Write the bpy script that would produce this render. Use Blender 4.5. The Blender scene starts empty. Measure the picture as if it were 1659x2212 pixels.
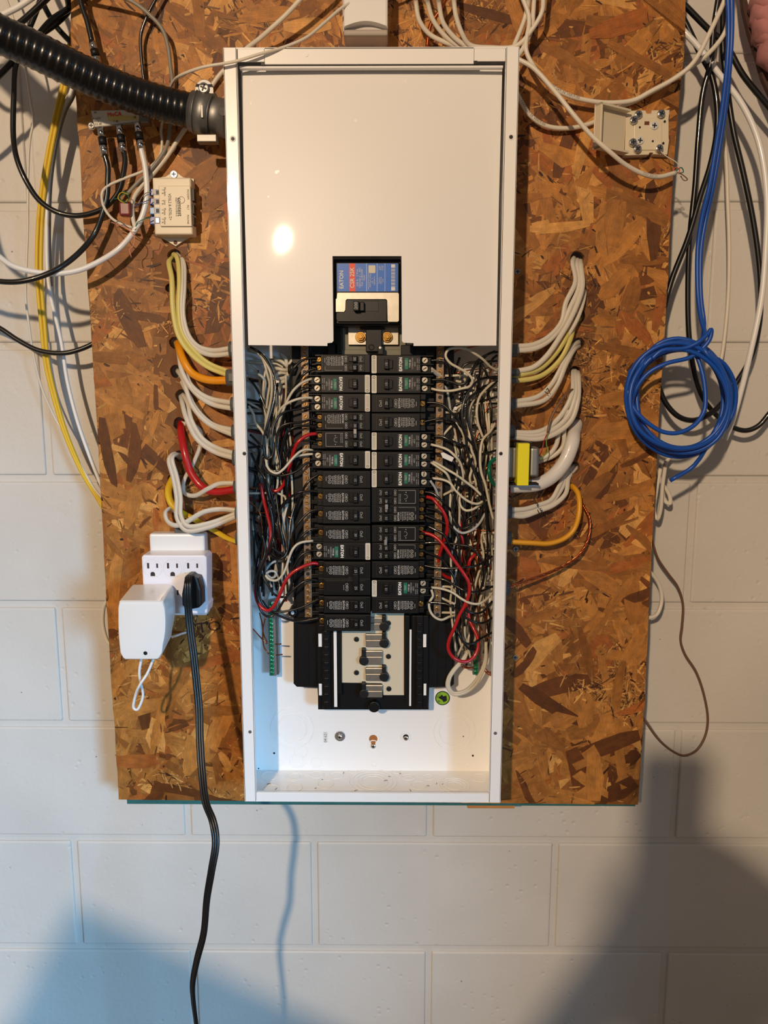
import bpy, bmesh, math, random
import numpy as np
from mathutils import Vector, Matrix
random.seed(7); rng = np.random.default_rng(11)
S = bpy.context.scene
COL = S.collection
PI = math.pi
# ------------------------------------------------------------------ camera
F, PITCH, YAW, ROLL = 1650.65, .15154, -.00758, .00059
CAM = np.array([.02369, -1.0064, .56896]); W, H = 1659, 2212
_cp, _sp, _cy, _sy = math.cos(PITCH), math.sin(PITCH), math.cos(YAW), math.sin(YAW)
FWD = np.array([_sy*_cp, _cy*_cp, -_sp]); _r = np.array([_cy, -_sy, 0]); _u = np.cross(_r, FWD)
R2 = math.cos(ROLL)*_r + math.sin(ROLL)*_u; U2 = -math.sin(ROLL)*_r + math.cos(ROLL)*_u
cam = bpy.data.objects.new('camera', bpy.data.cameras.new('camera')); COL.objects.link(cam)
cam.data.sensor_fit = 'VERTICAL'; cam.data.sensor_height = 24; cam.data.lens = F/H*24
cam.data.clip_start = .02
cam.matrix_world = Matrix(((R2[0], U2[0], -FWD[0], CAM[0]), (R2[1], U2[1], -FWD[1], CAM[1]), (R2[2], U2[2], -FWD[2], CAM[2]), (0, 0, 0, 1)))
S.camera = cam
# ------------------------------------------------------------------ world and lamps
S.view_settings.view_transform = 'Standard'; S.view_settings.look = 'None'
S.view_settings.gamma = 1; S.view_settings.use_curve_mapping = False; S.view_settings.exposure = 0.0
wd = bpy.data.worlds.new('room_fill'); S.world = wd; wd.use_nodes = True
wd.node_tree.nodes['Background'].inputs[0].default_value = (.62, .51, .45, 1)
wd.node_tree.nodes['Background'].inputs[1].default_value = .26
def lamp(name, kind, loc, power, col, target=None, **kw):
    d = bpy.data.lights.new(name, kind); o = bpy.data.objects.new(name, d); COL.objects.link(o)
    d.energy = power; d.color = col; o.location = loc
    for k, v in kw.items(): setattr(d, k, v)
    if target: o.rotation_euler = (Vector(target)-Vector(loc)).to_track_quat('-Z', 'Y').to_euler()
    return o
lamp('ceiling_bulb', 'POINT', (-.82, -3.0, 1.56), 285, (1, .74, .49), shadow_soft_size=.05)
lamp('window_daylight', 'AREA', (1.5, -2.7, .6), 9, (.24, .60, 1), (-1.3, .18, -.45), shape='RECTANGLE', size=.6, size_y=.5, spread=math.radians(42))
# ------------------------------------------------------------------ helpers
def at(px, py, Y):
    d = FWD + R2*(px-W/2)/F + U2*(H/2-py)/F
    return Vector(CAM + d*(Y-CAM[1])/d[1])
def atz(px, py, z):
    d = FWD + R2*(px-W/2)/F + U2*(H/2-py)/F
    return Vector(CAM + d*(z-CAM[2])/d[2])
def lin(c): return tuple(((v/255)/12.92 if v/255 <= .04045 else ((v/255+.055)/1.055)**2.4) for v in c)
def new_mat(name):
    m = bpy.data.materials.new(name); m.use_nodes = True; nt = m.node_tree
    return m, nt, nt.nodes['Principled BSDF']
MATS = {}
def mat(name, col, rough=.45, metal=0, coat=0, bump=0, bscale=300, var=0, vscale=40, spec=.5):
    if name in MATS: return MATS[name]
    m, nt, b = new_mat(name); c = lin(col)
    b.inputs['Base Color'].default_value = (*c, 1); b.inputs['Roughness'].default_value = rough
    b.inputs['Metallic'].default_value = metal; b.inputs['Coat Weight'].default_value = coat; b.inputs['Coat Roughness'].default_value = .05
    b.inputs['Specular IOR Level'].default_value = spec
    if bump or var:
        tc = nt.nodes.new('ShaderNodeTexCoord')
    if bump:
        n = nt.nodes.new('ShaderNodeTexNoise'); n.inputs['Scale'].default_value = bscale; n.inputs['Detail'].default_value = 4
        nt.links.new(tc.outputs['Object'], n.inputs['Vector'])
        bp = nt.nodes.new('ShaderNodeBump'); bp.inputs['Strength'].default_value = bump; bp.inputs['Distance'].default_value = .001
        nt.links.new(n.outputs['Fac'], bp.inputs['Height']); nt.links.new(bp.outputs[0], b.inputs['Normal'])
    if var:
        n = nt.nodes.new('ShaderNodeTexNoise'); n.inputs['Scale'].default_value = vscale; n.inputs['Detail'].default_value = 5
        nt.links.new(tc.outputs['Object'], n.inputs['Vector'])
        mx = nt.nodes.new('ShaderNodeMix'); mx.data_type = 'RGBA'
        mx.inputs['A'].default_value = (*[v*(1-var) for v in c], 1); mx.inputs['B'].default_value = (*[min(1, v*(1+var)) for v in c], 1)
        nt.links.new(n.outputs['Fac'], mx.inputs['Factor']); nt.links.new(mx.outputs['Result'], b.inputs['Base Color'])
    MATS[name] = m; return m
M_BOX = mat('white_enamel', (247, 246, 244), .3, coat=.25, bump=.03, bscale=60)
M_COVER = mat('cream_enamel', (238, 237, 236), .42, coat=.22, bump=.012, bscale=25)
M_BLK = mat('black_plastic', (11, 11, 12), .42, spec=.35, bump=.06, bscale=900)
M_BLK2 = mat('black_breaker', (12, 11, 11), .4, spec=.35, bump=.05, bscale=700)
M_DEEP = mat('deep_black', (7, 7, 8), .5)
M_STEEL = mat('zinc_steel', (150, 149, 146), .5, 1, bump=.05, bscale=200, var=.15)
M_ALU = mat('tin_plate', (178, 172, 160), .42, 1, var=.2, vscale=120)
M_CHROME = mat('chrome', (205, 203, 200), .14, 1)
M_BRASS = mat('brass', (196, 150, 78), .28, 1, var=.2, vscale=300)
M_PRINT = mat('print_grey', (178, 178, 176), .6)
M_WPRINT = mat('print_white', (225, 225, 220), .6)
M_DPRINT = mat('print_dark', (60, 60, 62), .6)
M_GREEN = mat('green_button', (14, 112, 86), .45)
M_STICK = mat('sticker_white', (214, 208, 192), .5)
M_KW = mat('black_wire', (15, 15, 16), .27, coat=.3)
M_WW = mat('cream_wire', (206, 198, 176), .35)
M_GW = mat('pale_grey_wire', (176, 182, 180), .35)
M_RW = mat('red_wire', (176, 22, 26), .3, coat=.3)
M_CU = mat('copper', (196, 112, 70), .25, 1)
M_NMW = mat('white_sheath', (212, 205, 190), .42, bump=.05, bscale=150)
M_NMP = mat('pale_yellow_sheath', (212, 200, 116), .42)
M_NMY = mat('yellow_sheath', (222, 186, 40), .4)
M_NMO = mat('orange_sheath', (232, 150, 16), .4)
M_CAT = mat('white_jacket', (222, 214, 198), .42)
M_COAX = mat('black_jacket', (17, 17, 18), .3, coat=.3)
M_GRYJ = mat('grey_jacket', (140, 134, 122), .45)
M_BLUE = mat('blue_jacket', (14, 78, 176), .38)
M_GREYP = mat('grey_clamp', (88, 92, 94), .45)
M_WPL = mat('white_plastic', (236, 236, 234), .3, coat=.2)
M_IVORY = mat('ivory_plastic', (218, 206, 180), .4)
M_BROWN = mat('brown_wire', (112, 82, 62), .45)
M_YEL = mat('yellow_tape', (236, 226, 20), .4)
M_BLUEP = mat('blue_clear_plastic', (50, 78, 150), .2, coat=.5)
M_LBLUE = mat('label_blue', (10, 104, 205), .35)
M_LRED = mat('label_red', (228, 56, 24), .4)
M_TEAL = mat('teal_paint', (42, 104, 104), .6, bump=.5, bscale=200, var=.3)
M_WIREG = mat('green_wire', (10, 110, 84), .35)
M_INS = mat('pink_insulation', (190, 130, 128), .9, bump=.8, bscale=80)
M_LGREEN = mat('sticker_green', (136, 180, 40), .5)

def bm_new(): return bmesh.new()
ORG = {}
def obj(name, bm, m, parent=None, smooth=False, local=False, loc=None, kind=None):
    if isinstance(bm, bpy.types.Mesh): me = bm
    else:
        me = bpy.data.meshes.new(name); bmesh.ops.recalc_face_normals(bm, faces=bm.faces[:]) if bm.faces else None
        o0 = Vector((0, 0, 0))
        if not local:
            if parent is not None: o0 = ORG[parent.name]
            elif loc is not None: o0 = Vector(loc)
            if o0.length: bmesh.ops.translate(bm, verts=bm.verts[:], vec=-o0)
        bm.to_mesh(me); bm.free()
        for mm in (m if isinstance(m, (list, tuple)) else [m]): me.materials.append(mm)
        if smooth: me.polygons.foreach_set('use_smooth', [True]*len(me.polygons))
    o = bpy.data.objects.new(name, me); COL.objects.link(o)
    if parent is not None:
        o.parent = parent
        ORG[o.name] = ORG[parent.name].copy()
        if loc is not None and local: o.location = loc
    else:
        if loc is not None: o.location = loc
        ORG[o.name] = Vector(loc) if loc is not None else Vector((0, 0, 0))
    if kind: o['kind'] = kind
    return o
def tag(o, label, cat, group=None):
    o['label'] = label; o['category'] = cat
    if group: o['group'] = group
    return o
def thing(name, label, cat, loc, group=None):
    o = bpy.data.objects.new(name, None); COL.objects.link(o); o.location = loc; o.empty_display_size = .01
    ORG[o.name] = Vector(loc); return tag(o, label, cat, group)
def struct(o): o['kind'] = 'structure'; return o
def copy_tree(o, parent=None):
    c = o.copy(); COL.objects.link(c)
    if parent is not None: c.parent = parent
    for ch in list(o.children): copy_tree(ch, c)
    ORG[c.name] = Vector(c.location)
    return c
def box(bm, x0, x1, y0, y1, z0, z1, bev=0, seg=2, mi=0):
    t = bmesh.new(); bmesh.ops.create_cube(t, size=1)
    for v in t.verts: v.co = Vector(((x0+x1)/2+v.co.x*(x1-x0), (y0+y1)/2+v.co.y*(y1-y0), (z0+z1)/2+v.co.z*(z1-z0)))
    if bev: bmesh.ops.bevel(t, geom=t.edges[:], offset=bev, segments=seg, affect='EDGES', profile=.5)
    join(bm, t, mi)
def join(bm, t, mi=0, M=None):
    vm = [bm.verts.new(M @ v.co if M else v.co) for v in t.verts]; t.verts.index_update()
    for f in t.faces:
        try:
            g = bm.faces.new([vm[v.index] for v in f.verts]); g.material_index = mi; g.smooth = f.smooth
        except ValueError: pass
    t.free()
def prism(bm, poly, y0, y1, bev=0, mi=0):
    """extrude a polygon of (x, z) along Y; y0 is the face towards the viewer"""
    t = bmesh.new(); a = [t.verts.new((p[0], y0, p[1])) for p in poly]; b = [t.verts.new((p[0], y1, p[1])) for p in poly]
    n = len(poly); ff = t.faces.new(a); t.faces.new(b[::-1])
    for i in range(n): t.faces.new((a[i], b[i], b[(i+1) % n], a[(i+1) % n]))
    if bev: bmesh.ops.bevel(t, geom=list(ff.edges), offset=bev, segments=2, affect='EDGES', profile=.5)
    bmesh.ops.recalc_face_normals(t, faces=t.faces[:]); join(bm, t, mi)
def rrect(x0, x1, z0, z1, r, n=5):
    out = []
    for cx, cz, a0 in ((x1-r, z1-r, 0), (x0+r, z1-r, 90), (x0+r, z0+r, 180), (x1-r, z0+r, 270)):
        for k in range(n): a = math.radians(a0+90*k/(n-1)); out.append((cx+r*math.cos(a), cz+r*math.sin(a)))
    return out
def cyl(bm, c, r, y0, y1, n=20, mi=0, bev=0, smooth=False):
    prism(bm, [(c[0]+r*math.cos(2*PI*k/n), c[1]+r*math.sin(2*PI*k/n)) for k in range(n)], y0, y1, bev, mi)
def cyl2(bm, p, q, r, r2=None, n=16, mi=0):
    p, q = Vector(p), Vector(q); t = bmesh.new(); L = (q-p).length
    bmesh.ops.create_cone(t, cap_ends=True, segments=n, radius1=r, radius2=r if r2 is None else r2, depth=L)
    M = Matrix.Translation((p+q)/2) @ (q-p).to_track_quat('Z', 'Y').to_matrix().to_4x4()
    for f in t.faces: f.smooth = len(f.verts) == 4
    join(bm, t, mi, M)
def torus(bm, c, R, r, axis='Y', n=40, m=8, sx=1, mi=0):
    t = bmesh.new(); g = []
    for i in range(n):
        a = 2*PI*i/n; row = []
        for j in range(m):
            b = 2*PI*j/m; rr = R+r*math.cos(b); d = r*math.sin(b)
            if axis == 'Y': row.append(t.verts.new((c[0]+rr*math.cos(a)*sx, c[1]+d, c[2]+rr*math.sin(a))))
            else: row.append(t.verts.new((c[0]+rr*math.cos(a)*sx, c[1]+rr*math.sin(a), c[2]+d)))
        g.append(row)
    for i in range(n):
        for j in range(m):
            f = t.faces.new((g[i][j], g[(i+1) % n][j], g[(i+1) % n][(j+1) % m], g[i][(j+1) % m])); f.smooth = True
    join(bm, t, mi)
def spline(pts, sub=5):
    P = [Vector(p) for p in pts]
    P = [p for i, p in enumerate(P) if i == 0 or (p-P[i-1]).length > 1e-5]
    P = [2*P[0]-P[1]]+P+[2*P[-1]-P[-2]]; out = []
    for i in range(1, len(P)-2):
        p0, p1, p2, p3 = P[i-1:i+3]
        t0 = 0; t1 = t0+max((p1-p0).length, 1e-6)**.5; t2 = t1+max((p2-p1).length, 1e-6)**.5; t3 = t2+max((p3-p2).length, 1e-6)**.5
        for k in range(sub):
            t = t1+(t2-t1)*k/sub
            A1 = p0*((t1-t)/(t1-t0))+p1*((t-t0)/(t1-t0)); A2 = p1*((t2-t)/(t2-t1))+p2*((t-t1)/(t2-t1)); A3 = p2*((t3-t)/(t3-t2))+p3*((t-t2)/(t3-t2))
            B1 = A1*((t2-t)/(t2-t0))+A2*((t-t0)/(t2-t0)); B2 = A2*((t3-t)/(t3-t1))+A3*((t-t1)/(t3-t1))
            out.append(B1*((t2-t)/(t2-t1))+B2*((t-t1)/(t2-t1)))
    out.append(P[-2]); return out
def tube(bm, pts, r, n=8, sub=5, flat=1.0, rf=None, mi=0, raw=False, twist=0):
    P = pts if raw else spline(pts, sub)
    T = [(P[min(i+1, len(P)-1)]-P[max(i-1, 0)]).normalized() for i in range(len(P))]
    u = T[0].cross(Vector((0, 1, 0)))
    if u.length < 1e-3: u = T[0].cross(Vector((1, 0, 0)))
    u.normalize(); rings = []; s = 0
    for i, p in enumerate(P):
        if i: s += (p-P[i-1]).length
        u = (u-T[i]*u.dot(T[i])).normalized(); v = T[i].cross(u)
        rr = r if rf is None else rf(s, i/(len(P)-1))
        a0 = twist*s
        rings.append([bm.verts.new(p+(u*math.cos(a)+v*math.sin(a)*flat)*rr) for a in [a0+2*PI*k/n for k in range(n)]])
    for a, b in zip(rings, rings[1:]):
        for k in range(n):
            f = bm.faces.new((a[k], a[(k+1) % n], b[(k+1) % n], b[k])); f.smooth = True; f.material_index = mi
    f = bm.faces.new(rings[0][::-1]); f.material_index = mi
    f = bm.faces.new(rings[-1]); f.material_index = mi
_gl = {}
def glyph(s):
    if s not in _gl:
        c = bpy.data.curves.new('g', 'FONT'); c.body = s; c.align_x = 'CENTER'; c.align_y = 'CENTER'; c.resolution_u = 2
        o = bpy.data.objects.new('g', c); COL.objects.link(o); dg = bpy.context.evaluated_depsgraph_get()
        me = o.evaluated_get(dg).to_mesh(); _gl[s] = ([v.co.copy() for v in me.vertices], [tuple(p.vertices) for p in me.polygons])
        o.evaluated_get(dg).to_mesh_clear(); bpy.data.objects.remove(o); bpy.data.curves.remove(c)
    return _gl[s]
def text(bm, s, size, c, rot=0, wide=1.0, mi=0, bold=0):
    """flat print facing the viewer (-Y), centred at c; rot in degrees, clockwise as seen"""
    V, Fs = glyph(s); a = math.radians(-rot); ca, sa = math.cos(a), math.sin(a)
    offs = [(0, 0)] if not bold else [(0, 0), (bold, 0), (-bold, 0), (0, bold), (0, -bold)]
    for k, (ox, oz) in enumerate(offs):
        vs = []
        for v in V:
            x, y = v.x*size*wide, v.y*size
            vs.append(bm.verts.new((c[0]+x*ca-y*sa+ox, c[1]-k*1e-6, c[2]+x*sa+y*ca+oz)))
        for f in Fs:
            try: g = bm.faces.new([vs[i] for i in f]); g.material_index = mi
            except ValueError: pass
def flatobj(name, bm, m, parent=None, **kw):
    """prints: keep normals towards the viewer"""
    me = bpy.data.meshes.new(name); o0 = Vector((0, 0, 0)) if kw.get('local') else ORG[parent.name]
    bmesh.ops.translate(bm, verts=bm.verts[:], vec=-o0); bm.to_mesh(me); bm.free()
    for mm in (m if isinstance(m, (list, tuple)) else [m]): me.materials.append(mm)
    return obj(name, me, None, parent)
def pxbox(bm, x0, y0, x1, y1, Y, dep, bev=0, seg=2, mi=0):
    """box whose front face fills that rectangle at depth Y"""
    a = at(x0, y1, Y); b = at(x1, y0, Y); box(bm, a.x, b.x, Y, Y+dep, a.z, b.z, bev, seg, mi)
def pxpoly(pts, Y): return [(at(x, y, Y).x, at(x, y, Y).z) for x, y in pts]
def screw_mesh(name, r, h, m_head, slot='+', n=14):
    bm = bmesh.new(); cyl(bm, (0, 0), r, -h, 0.0, n, 0, bev=min(r, h)*.35)
    w = r*.16; L = r*.62
    box(bm, -L, L, -h-.00008, -h+.0002, -w, w, mi=1)
    if slot == '+': box(bm, -w, w, -h-.00009, -h+.0002, -L, L, mi=1)
    me = bpy.data.meshes.new(name); bmesh.ops.recalc_face_normals(bm, faces=bm.faces[:]); bm.to_mesh(me); bm.free()
    me.materials.append(m_head); me.materials.append(M_DEEP); return me
def put(me, name, parent, p, rot=0):
    o = bpy.data.objects.new(name, me); COL.objects.link(o); o.parent = parent
    o.location = Vector(p)-ORG[parent.name]; o.rotation_euler = (0, rot, 0); ORG[o.name] = Vector(p); return o
ORD = ['', 'first', 'second', 'third', 'fourth', 'fifth', 'sixth', 'seventh', 'eighth', 'ninth', 'tenth', 'eleventh', 'twelfth', 'thirteenth', 'fourteenth', 'fifteenth', 'sixteenth', 'seventeenth', 'eighteenth', 'nineteenth', 'twentieth']

YB, YW, PH = .0932, .180, .98876        # board face, wall face, box height
# ------------------------------------------------------------------ the block wall
def wall_mat(name, dark):
    m, nt, b = new_mat(name); L = nt.links
    tc = nt.nodes.new('ShaderNodeNewGeometry')
    n1 = nt.nodes.new('ShaderNodeTexNoise'); n1.inputs['Scale'].default_value = 3; n1.inputs['Detail'].default_value = 6
    n2 = nt.nodes.new('ShaderNodeTexNoise'); n2.inputs['Scale'].default_value = 120; n2.inputs['Detail'].default_value = 6
    n3 = nt.nodes.new('ShaderNodeTexNoise'); n3.inputs['Scale'].default_value = 14; n3.inputs['Detail'].default_value = 3
    vo = nt.nodes.new('ShaderNodeTexVoronoi'); vo.inputs['Scale'].default_value = 55
    vs = nt.nodes.new('ShaderNodeTexVoronoi'); vs.inputs['Scale'].default_value = 26
    for n in (n1, n2, n3, vo, vs): L.new(tc.outputs['Position'], n.inputs['Vector'])
    cr = nt.nodes.new('ShaderNodeValToRGB'); cr.color_ramp.elements[0].position = .3; cr.color_ramp.elements[1].position = .7
    cr.color_ramp.elements[0].color = (*[v*dark for v in lin((204, 200, 192))], 1); cr.color_ramp.elements[1].color = (*[v*dark for v in lin((222, 218, 211))], 1)
    L.new(n1.outputs['Fac'], cr.inputs['Fac'])
    # small dark specks of grit on the paint
    mr = nt.nodes.new('ShaderNodeMapRange'); mr.inputs['From Min'].default_value = .018; mr.inputs['From Max'].default_value = .045
    L.new(vs.outputs['Distance'], mr.inputs['Value'])
    cmp = nt.nodes.new('ShaderNodeMath'); cmp.operation = 'GREATER_THAN'; cmp.inputs[1].default_value = .8
    sx = nt.nodes.new('ShaderNodeSeparateColor'); L.new(vs.outputs['Color'], sx.inputs[0]); L.new(sx.outputs[0], cmp.inputs[0])
    inv = nt.nodes.new('ShaderNodeMath'); inv.operation = 'SUBTRACT'; inv.inputs[0].default_value = 1; L.new(mr.outputs[0], inv.inputs[1])
    mu = nt.nodes.new('ShaderNodeMath'); mu.operation = 'MULTIPLY'; L.new(inv.outputs[0], mu.inputs[0]); L.new(cmp.outputs[0], mu.inputs[1])
    mx = nt.nodes.new('ShaderNodeMix'); mx.data_type = 'RGBA'; mx.inputs['B'].default_value = (.22, .17, .12, 1)
    L.new(mu.outputs[0], mx.inputs['Factor']); L.new(cr.outputs[0], mx.inputs['A']); L.new(mx.outputs['Result'], b.inputs['Base Color'])
    # pits gated by noise
    pit = nt.nodes.new('ShaderNodeMapRange'); pit.inputs['From Min'].default_value = .0; pit.inputs['From Max'].default_value = .22; L.new(vo.outputs['Distance'], pit.inputs['Value'])
    gate = nt.nodes.new('ShaderNodeMapRange'); gate.inputs['From Min'].default_value = .46; gate.inputs['From Max'].default_value = .60; L.new(n3.outputs['Fac'], gate.inputs['Value'])
    pm = nt.nodes.new('ShaderNodeMix'); pm.inputs['A'].default_value = 1; L.new(gate.outputs[0], pm.inputs['Factor']); L.new(pit.outputs[0], pm.inputs['B'])
    ad = nt.nodes.new('ShaderNodeMath'); ad.operation = 'MULTIPLY_ADD'; ad.inputs[1].default_value = .45; L.new(n2.outputs['Fac'], ad.inputs[0]); L.new(pm.outputs[0], ad.inputs[2])
    bp = nt.nodes.new('ShaderNodeBump'); bp.inputs['Strength'].default_value = .8; bp.inputs['Distance'].default_value = .0014
    L.new(ad.outputs[0], bp.inputs['Height']); L.new(bp.outputs[0], b.inputs['Normal'])
    b.inputs['Roughness'].default_value = .5
    return m
M_WALL = wall_mat('painted_block', 1.0); M_GROUT = wall_mat('painted_mortar', .97)
bm = bm_new(); box(bm, -2.4, 2.4, YW+.0042, YW+.1, -.95, 1.66)
wall = struct(obj('wall_back', bm, M_GROUT))
zj = [at(50, y, YW).z for y in (748, 1034, 1308, 1562, 1810, 2045)]
z0 = sum(z+.2032*i for i, z in enumerate(zj))/6            # height of the first joint seen
bx, bz, g = .4064, .2032, .0054
bmb = bm_new(); box(bmb, -bx/2+g, bx/2-g, -0.0, .03, -bz/2+g, bz/2-g, .0034, 4)
mb = bpy.data.meshes.new('block'); bmesh.ops.recalc_face_normals(bmb, faces=bmb.faces[:]); bmb.to_mesh(mb); bmb.free(); mb.materials.append(M_WALL)
mb.polygons.foreach_set('use_smooth', [False]*len(mb.polygons))
xa = at(680, 1930, YW).x; xb = at(925, 2140, YW).x
for r in range(-5, 8):
    zc = z0-.2032*(r+.5); x0 = xa if r % 2 == 0 else xb       # r=4 is the row with joints at 160, 680, 1190
    for k in range(-6, 6):
        xc = x0+bx*(k+.5)
        if abs(xc) > 2.3: continue
        o = bpy.data.objects.new('block', mb); COL.objects.link(o); o.parent = wall; o.location = (xc, YW+random.uniform(-.0004, .0004), zc)
bm = bm_new(); box(bm, -2.4, 2.4, -4.2, YW+.1, -1.0, -.95)
struct(obj('floor', bm, mat('concrete', (120, 114, 106), .8, bump=.3, bscale=30, var=.2, vscale=5)))
# ------------------------------------------------------------------ strand board
bl = [(154, 0), (154, 98), (165, 203), (176, 400), (189, 591), (196, 700), (203, 794), (210, 920), (216, 1007), (225, 1199), (236, 1400), (247, 1560), (257, 1727)]
br = [(1480, 0), (1477, 110), (1466, 220), (1455, 340), (1447, 500), (1440, 640), (1426, 850), (1418, 1010), (1408, 1170), (1400, 1340), (1390, 1550), (1378, 1738)]
left = pxpoly(bl, YB); right = pxpoly(br, YB)
xl = left[0][0]; xr = right[0][0]
def wob(poly):
    out = []
    for (a, b) in zip(poly, poly[1:]):
        for k in range(6):
            t = k/6; out.append((a[0]*(1-t)+b[0]*t+random.uniform(-.0008, .0008), a[1]*(1-t)+b[1]*t))
    return out+[poly[-1]]
lw, rw = wob(left), wob(right)
ZT = 1.25
outline = [(xl, ZT)]+lw+rw[::-1]+[(xr, ZT)]
HL = [(376, 552, 14), (366, 622, 9), (381, 690, 10), (378, 740, 13), (381, 802, 14), (392, 855, 14), (388, 915, 14), (388, 985, 13), (372, 1035, 11)]
HR = [(1247, 558, 15), (1247, 622, 14), (1251, 683, 14), (1250, 742, 13), (1243, 803, 13), (1249, 846, 12), (1245, 917, 15), (1240, 1010, 13), (1228, 1052, 11)]
holes = [(at(x, y, YB).x, at(x, y, YB).z, r/1.52e3) for x, y, r in HL+HR]
board = thing('strand_board', 'brown wood strand board screwed to the white block wall behind the open panel box', 'board', (xl, YB, -.05))
bm = bm_new()
def loop(bm, pts):
    vs = [bm.verts.new((p[0], YB, p[1])) for p in pts]
    for i in range(len(vs)): bm.edges.new((vs[i], vs[(i+1) % len(vs)]))
loop(bm, outline)
for hx, hz, hr in holes: loop(bm, [(hx+hr*math.cos(a)*random.uniform(.93, 1.07), hz+hr*math.sin(a)*random.uniform(.93, 1.07)) for a in [2*PI*k/18 for k in range(18)]])
bmesh.ops.triangle_fill(bm, use_beauty=True, edges=bm.edges[:])
ex = bmesh.ops.extrude_face_region(bm, geom=bm.faces[:]); bmesh.ops.translate(bm, verts=[v for v in ex['geom'] if isinstance(v, bmesh.types.BMVert)], vec=(0, .0112, 0))
M_OSB0 = mat('board_core', (120, 76, 34), .7, bump=.6, bscale=250, var=.35, vscale=60)
obj('sheet', bm, M_OSB0, board)
m, nt, b = new_mat('wood_strand'); L = nt.links
ca = nt.nodes.new('ShaderNodeAttribute'); ca.attribute_name = 'tone'
uv = nt.nodes.new('ShaderNodeUVMap'); uv.uv_map = 'UVMap'
n1 = nt.nodes.new('ShaderNodeTexNoise'); n1.inputs['Scale'].default_value = 1; n1.inputs['Detail'].default_value = 5; n1.inputs['Roughness'].default_value = .65
mp = nt.nodes.new('ShaderNodeMapping'); mp.inputs['Scale'].default_value = (38, 900, 1); L.new(uv.outputs[0], mp.inputs[0]); L.new(mp.outputs[0], n1.inputs['Vector'])
n2 = nt.nodes.new('ShaderNodeTexNoise'); n2.inputs['Scale'].default_value = 1; n2.inputs['Detail'].default_value = 4
mp2 = nt.nodes.new('ShaderNodeMapping'); mp2.inputs['Scale'].default_value = (20, 60, 1); L.new(uv.outputs[0], mp2.inputs[0]); L.new(mp2.outputs[0], n2.inputs['Vector'])
geo = nt.nodes.new('ShaderNodeNewGeometry')
n3 = nt.nodes.new('ShaderNodeTexWave'); n3.wave_type = 'BANDS'; n3.bands_direction = 'X'; n3.inputs['Scale'].default_value = 170; n3.inputs['Distortion'].default_value = 3.0; n3.inputs['Detail'].default_value = 2; n3.inputs['Detail Scale'].default_value = 3
L.new(geo.outputs['Position'], n3.inputs['Vector'])
def mth(op, a, bb, c=None):
    k = nt.nodes.new('ShaderNodeMath'); k.operation = op
    for i, v in enumerate((a, bb, c)):
        if v is None: continue
        if isinstance(v, (int, float)): k.inputs[i].default_value = v
        else: L.new(v, k.inputs[i])
    return k.outputs[0]
n4 = nt.nodes.new('ShaderNodeTexNoise'); n4.inputs['Scale'].default_value = 90; n4.inputs['Detail'].default_value = 6; n4.inputs['Roughness'].default_value = .7; L.new(geo.outputs['Position'], n4.inputs['Vector'])
n5 = nt.nodes.new('ShaderNodeTexNoise'); n5.inputs['Scale'].default_value = 9; n5.inputs['Detail'].default_value = 3; L.new(geo.outputs['Position'], n5.inputs['Vector'])
g1 = mth('MULTIPLY_ADD', n1.outputs['Fac'], 1.25, .40); g2 = mth('MULTIPLY_ADD', n2.outputs['Fac'], .8, .62); g3 = mth('MULTIPLY_ADD', n3.outputs['Fac'], .22, .9)
g3 = mth('MULTIPLY', g3, mth('MULTIPLY', mth('MULTIPLY_ADD', n4.outputs['Fac'], 1.3, .36), mth('MULTIPLY_ADD', n5.outputs['Fac'], .5, .76)))
g = mth('MULTIPLY', mth('MULTIPLY', g1, g2), g3)
vm = nt.nodes.new('ShaderNodeVectorMath'); vm.operation = 'SCALE'; L.new(ca.outputs['Color'], vm.inputs[0]); L.new(g, vm.inputs['Scale']); L.new(vm.outputs[0], b.inputs['Base Color'])
bp = nt.nodes.new('ShaderNodeBump'); bp.inputs['Strength'].default_value = .5; bp.inputs['Distance'].default_value = .0004; L.new(n1.outputs['Fac'], bp.inputs['Height']); L.new(bp.outputs[0], b.inputs['Normal'])
b.inputs['Roughness'].default_value = .5; b.inputs['Specular IOR Level'].default_value = .35
M_OSB = m
LZ = np.array([p[1] for p in lw][::-1]); LX = np.array([p[0] for p in lw][::-1]); RZ = np.array([p[1] for p in rw][::-1]); RX = np.array([p[0] for p in rw][::-1])
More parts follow.
